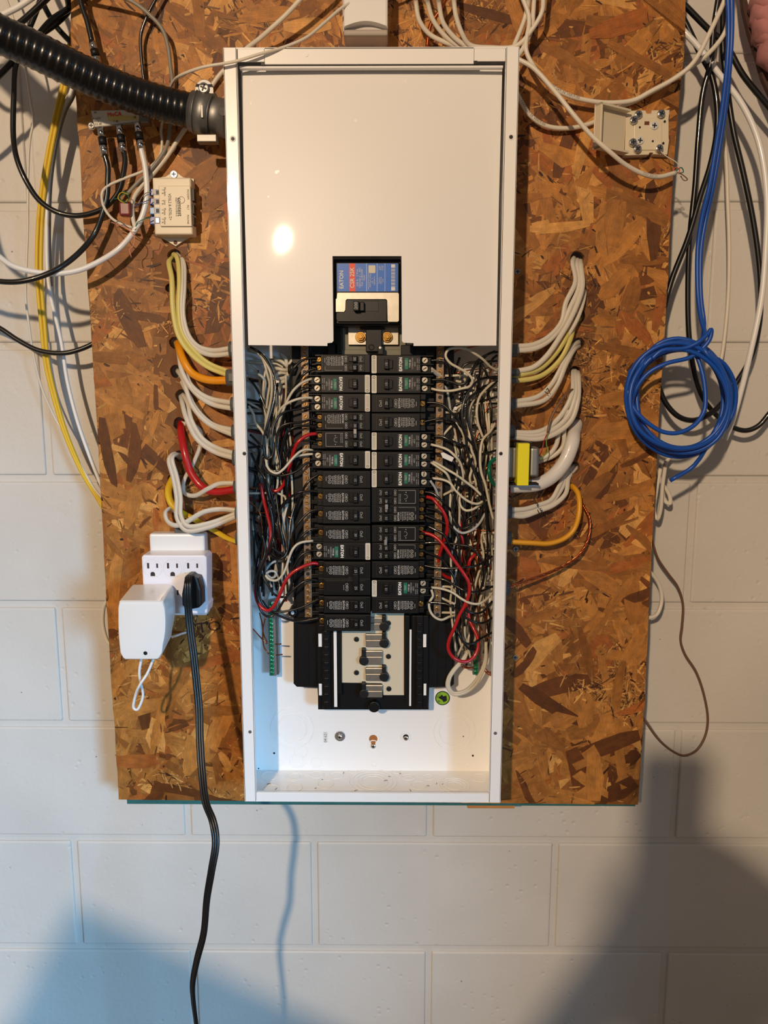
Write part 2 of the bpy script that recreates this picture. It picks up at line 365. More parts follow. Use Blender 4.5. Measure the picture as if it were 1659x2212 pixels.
def strands(N, lmin, lmax, wmin, wmax, seed, zlo, zhi, dmin, dmax, tonef):
    r = np.random.default_rng(seed)
    V = []; Fc = []; T = []; U = []
    cx = r.uniform(xl-.02, xr+.02, N); cz = r.uniform(zlo, zhi, N)
    ln = np.exp(r.uniform(np.log(lmin), np.log(lmax), N)); wd_ = np.minimum(np.exp(r.uniform(np.log(wmin), np.log(wmax), N)), ln*.8)
    an = r.uniform(0, PI, N); HH = np.array(holes)
    clus = [(r.uniform(xl, xr), r.uniform(zlo, zhi), r.uniform(.012, .05)) for _ in range(90)] if lmax < .03 else None
    for i in range(N):
        if clus and r.uniform() < .72: q = clus[r.integers(0, len(clus))]; cx[i] = np.clip(q[0]+r.normal(0, q[2]), xl, xr); cz[i] = min(max(q[1]+r.normal(0, q[2]*.7), zlo), zhi)
        if np.any((cx[i]-HH[:, 0])**2+(cz[i]-HH[:, 1])**2 < (HH[:, 2]+min(ln[i], .012)*.4)**2): continue
        l, w = ln[i]/2, wd_[i]/2; m5 = 5 if l > .011 else 3
        ux = np.linspace(-1, 1, m5); cv_ = r.normal(0, .25)*w*(ux**2-.4)
        ea = 1-np.abs(ux)**3*r.uniform(.1, .8); eb = 1-np.abs(ux)**3*r.uniform(.1, .8)
        lo = np.stack([l*(ux+r.normal(0, .05, m5)), -w*ea*r.uniform(.78, 1.06, m5)+cv_], 1); hi = np.stack([l*(ux+r.normal(0, .05, m5)), w*eb*r.uniform(.78, 1.06, m5)+cv_], 1)
        pts = np.concatenate([lo, hi[::-1]]); k = len(pts)
        c, s = math.cos(an[i]), math.sin(an[i])
        X = cx[i]+pts[:, 0]*c-pts[:, 1]*s; Z = cz[i]+pts[:, 0]*s+pts[:, 1]*c
        bad = False
        for hx, hz, hr in holes:
            if abs(cx[i]-hx) < l+hr and abs(cz[i]-hz) < l+hr:
                # distance from the hole to the flake in its own frame
                dx, dz = hx-cx[i], hz-cz[i]; u_ = dx*c+dz*s; v_ = -dx*s+dz*c
                if max(abs(u_)-l, 0)**2+max(abs(v_)-w, 0)**2 < (hr*.93)**2: bad = True
        if bad: continue
        Z = np.maximum(Z, np.interp(X, [xl, xr], [left[-1][1], right[-1][1]])+.0004)
        X = np.clip(X, np.interp(Z, LZ, LX), np.interp(Z, RZ, RX))
        d = r.uniform(dmin, dmax); tx, tz = r.normal(0, .004, 2)
        Y = YB-d+(X-cx[i])*tx+(Z-cz[i])*tz
        Y = np.minimum(Y, YB-.00003)
        b0 = len(V)
        for q in range(k): V.append((X[q], Y[q], Z[q]))
        for q in range(k): V.append((X[q], YB+.0002, Z[q]))
        ou, ov = r.uniform(0, 50, 2)
        loc = [(pts[q, 0]+ou, pts[q, 1]+ov) for q in range(k)]
        tn = tonef(r)
        Fc.append([b0+q for q in range(k)]); U += loc; T += [tn]*k
        for q in range(k):
            q2 = (q+1) % k; Fc.append((b0+q, b0+k+q, b0+k+q2, b0+q2)); U += [loc[q], loc[q], loc[q2], loc[q2]]; T += [tuple(v*.6 for v in tn)]*4
    return V, Fc, T, U
def tone_big(r):
    t = r.uniform(0, 1); p = r.uniform()
    a, b_ = np.array(lin((124, 76, 30))), np.array(lin((176, 118, 54)))
    c = a*(1-t)+b_*t
    if p < .07: c = np.array(lin((198, 144, 76)))*r.uniform(.85, 1.05)
    elif p < .19: c = np.array(lin((96, 54, 20)))*r.uniform(.8, 1.2)
    elif p < .27: c = np.array(lin((150, 86, 36)))
    return tuple(float(v) for v in c)+(1.0,)
def tone_small(r):
    t = r.uniform(0, 1)**1.2; p = r.uniform()
    a, b_ = np.array(lin((78, 42, 14))), np.array(lin((206, 152, 82)))
    c = a*(1-t)+b_*t
    if p < .13: c = np.array(lin((54, 28, 12)))
    return tuple(float(v) for v in c)+(1.0,)
VV, FF, TT, UU = [], [], [], []
zb = left[-1][1]-.01
for args in ((4600, .055, .16, .016, .048, 1, zb, 1.2, .0001, .0009, tone_big), (2600, .016, .06, .003, .014, 2, zb, 1.2, .0006, .0010, tone_big), (15000, .004, .024, .0007, .0040, 3, zb, 1.2, .0008, .0013, tone_small), (420, .05, .13, .012, .03, 4, zb, 1.2, .0011, .0014, tone_big)):
    v, f, t, u = strands(*args); o_ = len(VV); VV += v; FF += [tuple(i+o_ for i in q) for q in f]; TT += t; UU += u
me = bpy.data.meshes.new('wood_strand'); org = ORG[board.name]
me.from_pydata([(x-org.x, y-org.y, z-org.z) for x, y, z in VV], [], FF)
at_ = me.color_attributes.new('tone', 'FLOAT_COLOR', 'CORNER'); at_.data.foreach_set('color', np.array(TT, dtype=np.float32).ravel())
ul = me.uv_layers.new(name='UVMap'); ul.data.foreach_set('uv', np.array(UU, dtype=np.float32).ravel())
me.materials.append(M_OSB); obj('wood_strand', me, None, board, kind='stuff')
bm = bm_new(); z = at(300, 1736, YB+.012).z
box(bm, xl+.012, xr-.004, YB+.0114, YB+.035, z-.0006, z+.06, .001); 
b9 = bm_new(); box(b9, xl+.012, xr-.006, YB+.036, YW-.003, .88, .96, .001); obj('spacer', b9, M_TEAL, board)
obj('painted_batten', bm, M_TEAL, board)['label'] = 'teal painted strip showing under the lower edge'
scr = screw_mesh('screw', .0042, .0015, M_STEEL, '+')
for x, y in ((1118, 587), (1114, 1186), (1113, 1420)): put(scr, 'screw', board, at(x, y, YB-.0012))
bm = bm_new(); text(bm, 'TO', .022, at(452, 1355, YB-.0016), -8, 1.2); flatobj('marker_writing', bm, mat('brown_marker', (60, 26, 12), .7), board)
bm = bm_new(); a = at(1010, 1747, .105); b_ = at(1112, 1736, .105); box(bm, a.x, b_.x, .106, .135, a.z, a.z+.03, .0005)
tag(obj('wood_shim', bm, mat('shim_wood', (190, 130, 70), .6, var=.2), loc=(a.x, .106, a.z)), 'thin bare wood shim peeking out below the panel box', 'shim')
# ------------------------------------------------------------------ the panel box
HW = .181; T_ = .0016; YK = .0908
lb = thing('panel_box', 'tall white steel electrical panel box, open at the front, mounted on strand board', 'electrical panel', (0, YK, 0))
bm = bm_new(); box(bm, -HW, HW, YK-T_, YK, 0, PH); obj('back_panel', bm, M_BOX, lb)
for s in (-1, 1):
    bm = bm_new(); box(bm, min(s*HW, s*(HW-T_)), max(s*HW, s*(HW-T_)), 0, YK, 0, PH, .0004)
    box(bm, min(s*HW, s*(HW-.0165)), max(s*HW, s*(HW-.0165)), 0, T_, 0, PH, .0006)
    box(bm, min(s*(HW-.0165), s*(HW-.0165+T_)), max(s*(HW-.0165), s*(HW-.0165+T_)), 0, .007, .0, PH, .0004)
    obj('side_panel', bm, M_BOX, lb)
bm = bm_new(); box(bm, -HW+T_, HW-T_, .0004, YK, 0, T_); box(bm, -HW+.0167, HW-.0167, .0005, .0021, 0, .0132, .0005); box(bm, -HW+.0167, HW-.0167, .0021, .006, .0116, .0132, .0004); obj('bottom_panel', bm, M_BOX, lb)
bm = bm_new(); box(bm, -HW+T_, HW-T_, .0004, YK, PH-T_, PH)
zt = at(800, 138, 0).z
xs = [at(x, 120, 0).x for x in (513, 571, 1024, 1092)]
box(bm, xs[1], xs[2], .0004, .002, zt, PH-.0002, .0005)
box(bm, xs[0], xs[1]-.0004, .0008, .0024, zt+.003, PH-.0002, .0005); box(bm, xs[2]+.0004, xs[3], .0008, .0024, zt+.003, PH-.0002, .0005)
obj('top_panel', bm, M_BOX, lb)
for x, y in ((568, 137), (1027, 134)): bm = bm_new(); pxbox(bm, x-4, y-3, x+4, y+3, .0002, .002); obj('slot', bm, M_DEEP, lb)
# small holes in the side lips, blank dimples
for x, y, m_ in ((503, 300, M_DEEP), (1104, 296, M_DEEP), (528, 980, M_DEEP), (1082, 980, M_DEEP), (540, 1581, M_STEEL), (1070, 1584, M_STEEL), (662, 118, M_BOX)):
    p = at(x, y, 0); bm = bm_new(); cyl(bm, (p.x, p.z), .0024, -.00012, .0014, 16)
    if m_ is M_DEEP: torus(bm, (p.x, -.0001, p.z), .0033, .0005, n=20, m=6, mi=1)
    obj('lip_hole', bm, [m_, M_BOX], lb)
# knockouts and holes of the back and the bottom
def c3(x, y, ox=520, oy=1420, k=2.812): return ox+x/k, oy+y/k
for x, y, rs in ((312, 430, (140, 96)), (1300, 450, (135, 98)), (345, 630, (50, 38)), (365, 570, (44,)), (245, 642, (17,)), (810, 648, (16,)), (1385, 655, (14,)), (460, 640, (34,))):
    p = at(*c3(x, y), YK-T_); bm = bm_new()
    for r in rs:
        torus(bm, (p.x, YK-T_+.0002, p.z), r/2.812/1530, (.0011 if r > 60 else .0007), n=48, m=6)
    obj('knockout', bm, M_BOX, lb)
for x, y, rs in ((175, 720, (56,)), (325, 725, (56, 40)), (462, 712, (46,)), (580, 718, (45,)), (515, 772, (50,)), (327, 793, (50,)), (803, 755, (155, 130, 98, 72)), (1080, 778, (50,)), (1017, 727, (40,)), (1137, 727, (36,)), (1297, 780, (98, 78, 50)), (1450, 732, (52,)), (683, 690, (30,)), (945, 695, (27,)), (185, 800, (52,))):
    p = atz(*c3(x, y), T_); bm = bm_new()
    for r in rs: torus(bm, (p.x, p.y, T_+.0001), r/2.812/1560, .0007, axis='Z', n=40, m=6)
    obj('knockout', bm, M_BOX, lb)
for x, y, r in ((203, 582, 7), (1410, 597, 7), (108, 675, 5), (1352, 480, 4)):
    p = at(*c3(x, y), YK-T_); bm = bm_new(); cyl(bm, (p.x, p.z), r/2.812/1530, YK-T_-.0001, YK-T_+.0004, 14); obj('pin_hole', bm, M_DEEP, lb)
p = at(*c3(603, 478), YK-T_); bm = bm_new(); cyl(bm, (p.x, p.z), .0078, YK-T_-.0015, YK-T_, 28, bev=.0004); obj('washer', bm, M_STEEL, lb)
hexs = screw_mesh('mounting_screw', .0036, .004, M_CHROME, '+', 12)
put(hexs, 'mounting_screw', lb, (p.x, YK-T_-.0013, p.z))
p = at(*c3(1003, 483), YK-T_); bm = bm_new(); torus(bm, (p.x, YK-T_, p.z), .0075, .0012, n=30); cyl(bm, (p.x, p.z), .0042, YK-T_-.0002, YK-T_+.0002, mi=1); obj('mounting_hole', bm, [M_BOX, M_DEEP], lb, smooth=True); put(hexs, 'mounting_screw', lb, (p.x, YK-T_-.0003, p.z-.001))
p = at(*c3(805, 495), YK-T_); bm = bm_new()
for dz, r in ((0, .0105), (-.011, .0085)): torus(bm, (p.x, YK-T_+.0003, p.z+dz), r, .0010, n=30)
cyl(bm, (p.x, p.z), .0064, YK-T_-.0003, YK-T_+.0002, 24, mi=1); box(bm, p.x-.0032, p.x+.0032, YK-T_-.00035, YK-T_+.0001, p.z-.011, p.z-.003, mi=1)
obj('keyhole', bm, [M_BOX, mat('bare_wood_in_hole', (168, 104, 44), .6)], lb); put(hexs, 'mounting_screw', lb, (p.x, YK-T_-.0003, p.z-.0108))
bm = bm_new(); p = at(*c3(515, 485), YK-T_-.0001); box(bm, p.x-.004, p.x+.004, YK-T_-.0001, YK-T_, p.z-.0088, p.z+.0088); obj('date_sticker', bm, M_WPL, lb)
bm = bm_new(); text(bm, '041621', .0062, (p.x, YK-T_-.00025, p.z), -90, .9); flatobj('printed_text', bm, M_DPRINT, lb)
p = at(956, 1508, YK-T_); bm = bm_new(); cyl(bm, (p.x, p.z), .0112, YK-T_-.00015, YK-T_, 32); cyl(bm, (p.x, p.z), .0098, YK-T_-.0003, YK-T_-.0001, 32, mi=1)
s_ = .0048; prism(bm, [(p.x+u*s_, p.z+v*s_) for u, v in ((-1.3, .1), (-.2, 1.2), (.2, .6), (1.2, .9), (1.4, -.7), (.9, -1.1), (.3, -1.3), (-.1, -.6))], YK-T_-.0004, YK-T_-.0002, mi=0)
torus(bm, (p.x-.0056, YK-T_-.0003, p.z-.0050), .0012, .0004, n=14, m=4)
obj('round_sticker', bm, [M_DEEP, M_LGREEN], lb)['label'] = 'round green and black sticker'
bm = bm_new(); text(bm, 'TEST', .0042, (p.x-.0055, YK-T_-.0005, p.z+.0035), -50); flatobj('printed_text', bm, M_DEEP, lb)
bm = bm_new()                                              # bits of trimmed wire and dust lying in the bottom
for x, y in ((495, 742), (625, 700), (968, 706), (170, 768), (1138, 780), (882, 748), (215, 798), (1030, 808), (700, 808), (1225, 770), (905, 725), (455, 795), (1190, 765)):
    p = atz(*c3(x, y), T_+.0004); a = random.uniform(0, 3); l = random.uniform(.0008, .0028)
    tube(bm, [p+Vector((-math.cos(a)*l, -math.sin(a)*l, 0)), p+Vector((.0003, .0004, .0002)), p+Vector((math.cos(a)*l, math.sin(a)*l, 0))], .0004, 5, 2)
tag(obj('wire_clippings', bm, M_BROWN, loc=(0, .05, T_), kind='stuff'), 'tiny scattered wire clippings lying in the bottom of the box', 'debris')
# interior black chassis
YC = .058
ch = obj('chassis', bm_new(), M_BLK, lb); bm = bm_new()
wide = pxpoly([(634, 738), (981, 738), (981, 1478), (974, 1484), (926, 1484), (926, 1533), (687, 1533), (687, 1484), (641, 1484), (634, 1477)], YC)
prism(bm, wide, YC, YC+.012, .0008)
for x0, y0, x1, y1, Y in ((687, 1340, 721, 1530, .05), (889, 1330, 926, 1530, .05), (727, 1338, 737, 1500, .048), (874, 1330, 885, 1500, .048), (697, 1340, 712, 1532, .044), (898, 1330, 914, 1532, .044), (640, 745, 672, 1335, .054), (938, 745, 964, 1335, .054)):
    pxbox(bm, x0, y0, x1, y1, Y, .012, .0008)
for y in range(1346, 1530, 17):
    for x0, x1 in ((700, 710), (901, 911)): pxbox(bm, x0, y, x1, y+8, .041, .006, .0006)
for y in range(760, 1330, 20):
    for x0, x1 in ((672, 690), (920, 938)): pxbox(bm, x0, y, x1, y+9, .048, .012, .0006)
for x in (640, 664, 681, 945, 963): pxbox(bm, x, 1345, x+1.5, 1480, YC-.0008, .002)
for y in (1428, 1442): pxbox(bm, 637, y, 686, y+1.5, YC-.0006, .002); pxbox(bm, 927, y, 978, y+1.5, YC-.0006, .002)
for c_, r in (((808, 1528), 13), ((632, 1324), 10), ((984, 912), 11)):
    p = at(*c_, .046); cyl(bm, (p.x, p.z), r/1580, .046, .07, 24, bev=.001)
bmc = bm; me_old = ch.data; bpy.data.objects.remove(ch); ch = obj('chassis', bmc, M_BLK, lb)
for c_ in ((632, 1324), (984, 882)):
    p = at(*c_, .0455); bm = bm_new(); cyl(bm, (p.x, p.z), .0024, .0452, .047, 14); obj('rivet', bm, M_WPL, lb)
for x0, y0, x1, y1 in ((722, 1362, 727, 1527), (884, 1360, 889, 1525), (688, 1369, 695, 1397), (914, 1370, 921, 1398), (689, 1477, 695, 1502), (915, 1477, 921, 1502)): bm = bm_new(); pxbox(bm, x0, y0, x1, y1, .0435, .0006); obj('slit', bm, M_BOX, lb)['label'] = 'white slot in the black chassis'
pl = pxpoly([(738, 1320), (873, 1320), (873, 1502), (828, 1502), (826, 1475), (738, 1475)], .052)
bm = bm_new(); prism(bm, pl, .052, .057, .0006); obj('insulating_plate', bm, M_IVORY, lb)
blk = [(770, 1381), (839, 1346), (839, 1418), (770, 1453), (840, 1488)]
bm = bm_new()
for x, y in blk: p = at(x, y, .051); cyl(bm, (p.x, p.z), .0036, .0495, .053, 18, bev=.0006)
obj('plug_pin', bm, M_DEEP, lb)
for i, (x, y0, y1, sd) in enumerate(((808, 1340, 1360, 1), (808, 1376, 1396, 1), (808, 1412, 1434, -1), (808, 1449, 1469, 1), (808, 1486, 1505, -1))):
    bm = bm_new(); pxbox(bm, x-19, y0-6, x+19, y0+7, .047, .008, .0012); pxbox(bm, x-18, y0+7, x+18, y1+2, .0455, .003, .0008)
    obj('bus_stab', bm, M_ALU, lb)
    bm = bm_new(); xx = x+22*sd; pxbox(bm, xx-5, y0-10, xx+4, y1, .044, .01, .0012); p = at(xx, y1-6, .044); cyl(bm, (p.x, p.z), .0068, .043, .052, 20, bev=.001)
    obj('insulator_clip', bm, M_DEEP, lb)
# neutral bars and ground bars with their screws
nsc = screw_mesh('terminal_screw', .0035, .0014, mat('bar_brass', (186, 140, 84), .35, .8), '-', 12); gsc = screw_mesh('ground_screw', .0033, .0022, mat('green_screw', (10, 140, 96), .25, .4, coat=.5), '-', 12)
emp = bm_new(); cyl(emp, (0, 0), .0027, -.0002, .0002, 12); mE = bpy.data.meshes.new('empty_hole'); emp.to_mesh(mE); emp.free(); mE.materials.append(M_DEEP)
YN = .047
for X0, lab in ((662, 'left neutral bar'), (948, 'right neutral bar')):
    xm = at(X0, 1040, YN).x; zt_, zb_ = at(X0, 742, YN).z, at(X0, 1334, YN).z
    bm = bm_new(); box(bm, xm-.0052, xm+.0052, YN, YN+.009, zb_, zt_, .0006); nb = obj('neutral_bar', bm, mat('dull_bar', (140, 122, 106), .5, .75, bump=.1, var=.3, vscale=90), lb)
    n = 45
    for k in range(n):
        zz = zb_+.0042+(zt_-zb_-.008)*k/(n-1); e = random.random() < .1
        put(mE if e else nsc, 'empty_hole' if e else 'terminal_screw', nb, (xm+random.uniform(-.0004, .0004), YN, zz), random.uniform(0, PI))
for X0, y0, y1, w in ((586, 1300, 1460, .0062), (1028, 1385, 1458, .0062)):
    Yg = .066; xm = at(X0, (y0+y1)/2, Yg).x; zt_, zb_ = at(X0, y0, Yg).z, at(X0, y1, Yg).z
    bm = bm_new(); box(bm, xm-.004, xm+.0062, Yg, Yg+.010, zb_, zt_, .0005); box(bm, xm+.0045, xm+.0085, Yg+.01, YK-T_, zb_-.002, zt_); gb = obj('ground_bar', bm, M_STEEL, lb)
    n = int((zt_-zb_)/.0062)
    for k in range(n): put(gsc, 'ground_screw', gb, (xm, Yg, zb_+.004+k*.0062), random.uniform(0, PI))
# ------------------------------------------------------------------ cover plate
YV = .010
cv = pxpoly([(518, 144), (1087, 140), (1078, 440), (1071, 747), (893, 748), (893, 742), (871, 741), (868, 737), (867, 555), (719, 555), (721, 737), (718, 741), (708, 742), (708, 748), (538, 746), (528, 450)], YV)
cp_ = thing('cover_plate', 'glossy cream metal plate covering the upper half of the panel box', 'cover plate', (0, YV, at(800, 747, YV).z))
cvx0, cvx1 = cv[0][0], cv[1][0]
def bow(x, z=.8): return -.0058*(1-((x-(cvx0+cvx1)/2)/((cvx1-cvx0)/2))**2)*(1-.8*((z-.80)/.18)**2)+.001+(z-.80)*.037   # the sheet is bowed outwards a little
bm = bm_new(); prism(bm, cv, YV, YV+.0014); 
for k in range(1, 24):
    xk = cvx0+(cvx1-cvx0)*k/24
    bmesh.ops.bisect_plane(bm, geom=bm.verts[:]+bm.edges[:]+bm.faces[:], plane_co=(xk, 0, 0), plane_no=(1, 0, 0))
for k in range(1, 14): bmesh.ops.bisect_plane(bm, geom=bm.verts[:]+bm.edges[:]+bm.faces[:], plane_co=(0, 0, .62+k*.026), plane_no=(0, 0, 1))
for v in bm.verts: v.co.y += bow(v.co.x, v.co.z)
obj('plate', bm, M_COVER, cp_, smooth=True).data.set_sharp_from_angle(angle=.7)
bm = bm_new(); a, b_ = at(517, 150, .003), at(1087, 141, .003); box(bm, a.x, b_.x, .0028, YV, a.z+.001, b_.z, .0008); obj('top_flange', bm, M_COVER, cp_)
bm = bm_new(); p = at(768, 264, YV); 
for x, y, r in ((768, 260, 4), (597, 372, 4), (601, 370, 3), (541, 170, 2), (876, 172, 3), (540, 220, 2), (928, 220, 2), (580, 425, 2)):
    p = at(x, y, YV); q = bow(p.x, p.z); cyl(bm, (p.x, p.z), r/1900, YV-.0001+q, YV+q, 10, bev=.00005)
obj('scuff', bm, M_BOX, cp_, kind='stuff')
# ------------------------------------------------------------------ main breaker
mbk = thing('main_breaker', 'big black main breaker with blue label and handle marked 200 in the cover cutout', 'circuit breaker', at(793, 705, .02))
bm = bm_new(); pxbox(bm, 722, 560, 866, 704, .0215, .04, .001); pxbox(bm, 726, 566, 863, 700, .0165, .006, .0012); obj('body', bm, M_BLK2, mbk)
bm = bm_new(); pl = pxpoly([(728.5, 569), (860, 569), (860, 629.5), (728.5, 629.5)], .016); a, b_ = pl[3], pl[1]
prism(bm, rrect(a[0], b_[0], a[1], b_[1], .0012), .0162, .0166); lab = obj('blue_label', bm, M_LBLUE, mbk)
yl = .0160
bm = bm_new(); a, b_ = at(754.5, 629.5, yl), at(767.5, 569, yl); box(bm, a.x, b_.x, yl+.00005, yl+.0002, a.z, b_.z); obj('red_band', bm, M_LRED, lab)
bm = bm_new(); yt = yl-.0002
text(bm, 'EATON', .0072, at(738, 604, yt), -90, .95, bold=.00018); text(bm, 'CSR 25K', .0078, at(761, 600, yt), -90, .9, bold=.0001)
for x, s in ((772, '200 A   2 Pole'), (777.5, '120/240 V~  40C'), (782, 'Cat. CSR2200'), (786.5, 'Style')): text(bm, s, .0034, at(x, 600, yt), -90, 1.1)
for x in (792, 814.5, 831.5): pxbox(bm, x-.4, 569, x+.4, 629.5, yt, .0001)
for x, s in ((796, 'Interrupting Capacity'), (800, 'RMS Sym. Amps'), (804.5, 'kA   V'), (809, '120/240 V~'), (819, 'Torque'), (823, '250 in-lb'), (827, 'Line'), (735, '')): 
    if s: text(bm, s, .0026, at(x, 606, yt), -90, 1.0)
for x, s in ((819, 'Load'), (823, 'Wire'), (827, 'Cu/Al')): text(bm, s, .0026, at(x, 579, yt), -90)
for k in range(30):
    y = 572+k*1.85; pxbox(bm, 845, y, 853.5, y+(.5, .9, 1.2, .6)[k % 4], yt, .0001)
pxbox(bm, 845, 571, 853.5, 578, yt+.00002, .0001); pxbox(bm, 845, 620, 853.5, 627.5, yt+.00002, .0001)
flatobj('printed_text', bm, M_WPRINT, lab)
bm = bm_new(); a, b_ = at(796, 590, yt), at(811, 573, yt); prism(bm, rrect(a.x, b_.x, a.z, b_.z, .0012), yt, yt+.0002); obj('silver_seal', bm, M_STICK, lab)
bm = bm_new(); prism(bm, pxpoly([(728, 633), (730, 632), (860, 632), (862, 635), (862, 693), (859, 695.5), (839, 695.5), (837, 692), (837, 649), (834, 645.5), (749, 645.5), (746, 649), (746, 670), (743, 674), (725, 674), (725, 646), (728, 645)], .0115), .0115, .0175, .0003); obj('metal_plate', bm, M_ALU, mbk)
bm = bm_new(); prism(bm, pxpoly([(726, 675), (744, 675), (747, 671), (747, 650), (750, 647), (833, 647), (836, 650), (836, 695), (730, 695), (726, 690)], .013), .013, .0185, .0006)
obj('handle_surround', bm, M_BLK2, mbk)
bm = bm_new(); pxbox(bm, 762, 650, 818, 673, .0128, .002, .0005); obj('handle_well', bm, M_DEEP, mbk)
bm = bm_new(); pxbox(bm, 764, 650, 776, 672, .0035, .012, .0012); pxbox(bm, 777, 652, 787, 672, .007, .008, .001); obj('handle', bm, M_BLK2, mbk)
bm = bm_new(); text(bm, '200', .0062, at(769, 660, .0033), -90); flatobj('printed_text', bm, M_PRINT, mbk)
# lugs under the main breaker
bm = bm_new(); pxbox(bm, 740, 702, 876, 757, .052, .01); pxbox(bm, 733, 755, 876, 768, .05, .012, .001); obj('lug_block', bm, mat('grey_insulator', (120, 116, 96), .5), mbk)
for x0, x1, bx_ in ((752, 792, 779), (824, 861, 836.5)):
    bm = bm_new(); pxbox(bm, x0, 700, x1, 745, .046, .004, .0005); lug = obj('lug_plate', bm, M_ALU, mbk)
    p = at(bx_, 728, .044); bm = bm_new(); cyl(bm, (p.x, p.z), .0073, .0435, .046, 28, bev=.0006); cyl(bm, (p.x, p.z), .0052, .0395, .044, 6, bev=.0004); cyl(bm, (p.x, p.z), .0028, .0375, .040, 18, bev=.0004)
    obj('lug_bolt', bm, M_BRASS, lug)
bm = bm_new(); pxbox(bm, 790, 700, 825, 760, .036, .02, .001); pxbox(bm, 778, 700, 832, 711, .034, .012, .0008); 
b9 = bm; bm = bm_new(); pxbox(bm, 722, 700, 738, 765, .045, .015, .001); pxbox(bm, 708, 742, 730, 768, .045, .015, .001); obj('lug_barrier', bm, M_BLK, mbk); bm = bm_new(); pxbox(bm, 866, 745, 893, 768, .045, .015, .001); obj('lug_barrier', bm, M_BLK, mbk); bm = b9
pxbox(bm, 816, 748, 828, 766, .032, .008, .0008)
p = at(802, 750, .035); torus(bm, (p.x, .0355, p.z), .0034, .0006, n=20); p = at(814, 751, .0318); 
obj('lug_barrier', bm, M_BLK, mbk)
bm = bm_new(); p = at(821, 751, .0316); cyl(bm, (p.x, p.z), .0017, .0312, .033, 12); obj('rivet', bm, M_WPL, mbk)
# ------------------------------------------------------------------ breakers
YF = .028
def dashes(bm, u0, u1, v0, v1, n, rows, h=.0007):
    for r in range(rows):
        u = u0+(u1-u0)*r/max(rows-1, 1); v = v0
        while v < v1-.001:
            l = random.uniform(.0009, .0024); l = min(l, v1-v)
            box(bm, -u-h/2, -u+h/2, -.00036, -.0001, v, v+l, mi=0); v += l+random.uniform(.0004, .0009)
def bt(bm, s, size, u, v, wide=1, bold=0, y=-.0004): text(bm, s, size, (-u, y, v), 90, wide, 0, bold)
def mk(name, bm, m, root, smooth=False): o = obj(name, bm, m, root, smooth, local=True); return o
def logo(bm, u, v):
    torus(bm, (-u, -.0003, v+.003), .0024, .00035, n=18, m=4); torus(bm, (-u, -.0003, v-.003), .0024, .00035, n=18, m=4)
    text(bm, 'UL', .003, (-u, -.0004, v-.003), 90); text(bm, 'SA', .0028, (-u, -.0004, v+.003), 90); box(bm, -u-.0052, -u-.0046, -.0004, -.0002, v-.002, v+.004)
tsc = screw_mesh('terminal_screw', .0041, .0016, mat('bright_screw', (206, 196, 176), .42, .55), '-', 16); tsc2 = screw_mesh('terminal_screw', .0040, .0016, M_BRASS, '-', 16)
def handle(root, v, half, amp, u0=16):
    bm = bm_new(); box(bm, -u0-14, -u0, 0, 0, 0, 0) if False else None
    box(bm, -.0305, -.0158, -.0002, .001, v-half-.0008, v+half+.0008); mk('handle_well', bm, M_DEEP, root)
    bm = bm_new()
    prism(bm, [(-.0232, v-half), (-.0172, v-half*.92), (-.0172, v+half*.92), (-.0232, v+half)], -.0062, 0, .0009)
    prism(bm, [(-.0285, v-half*.8), (-.0228, v-half*.9), (-.0228, v+half*.9), (-.0285, v+half*.8)], -.0026, 0, .0006)
    h = mk('handle', bm, M_BLK2, root)
    bm = bm_new(); text(bm, amp, .0046, (-.0202, -.0064, v), 90, 1.0); flatobj('printed_number', bm, M_PRINT, h, local=True)
def single(amp, dark=False):
    root = thing('circuit_breaker', '', 'circuit breaker', (0, 0, 0))
    bm = bm_new(); box(bm, -.0655, 0, 0, .03, -.0119, .0119, .0006); box(bm, -.073, -.065, .004, .03, -.0119, -.0045, .0006); box(bm, -.073, -.065, .004, .03, .0055, .0119, .0006); box(bm, -.0725, -.065, .009, .03, -.0119, .0119)
    box(bm, -.0625, -.0069, -.0006, .002, -.0088, .0095, .0005); mk('body', bm, M_BLK2, root)
    bm = bm_new()
    for z in (-.0088, .0095): box(bm, -.0623, -.0071, -.0009, -.0004, z-.0003, z+.0003)
    for x in (-.0625, -.0069): box(bm, x-.0003, x+.0003, -.0009, -.0004, -.0088, .0095)
    box(bm, -.046, -.033, -.0009, -.0004, .0068, .0073); mk('rim', bm, mat('worn_black', (34, 34, 34), .4), root)
    handle(root, 0, .0072, amp)
    bm = bm_new(); bt(bm, 'On/I', .0054, .0125, .0005, .9, y=-.0011); bt(bm, 'Off/O', .0056, .0330, 0, .85, y=-.0011)
    bmesh.ops.translate(bm, verts=bm.verts[:], vec=(0, 0, 0))
    b2 = bm_new(); logo(b2, .0552, 0); bt(b2, 'EATON', .0040, .0376, 0, .95, .00015); dashes(b2, .0408, .0512, -.0062, .0062, 5, 6, .0009)
    bmesh.ops.translate(b2, verts=b2.verts[:], vec=(0, -.0006, 0)); join(bm, b2)
    flatobj('printed_text', bm, M_PRINT, root, local=True)
    o = bpy.data.objects.new('terminal_screw', tsc2); COL.objects.link(o); o.parent = root; o.location = (-.0685, .0088, .0006); o.rotation_euler = (0, .6, 0)
    return root
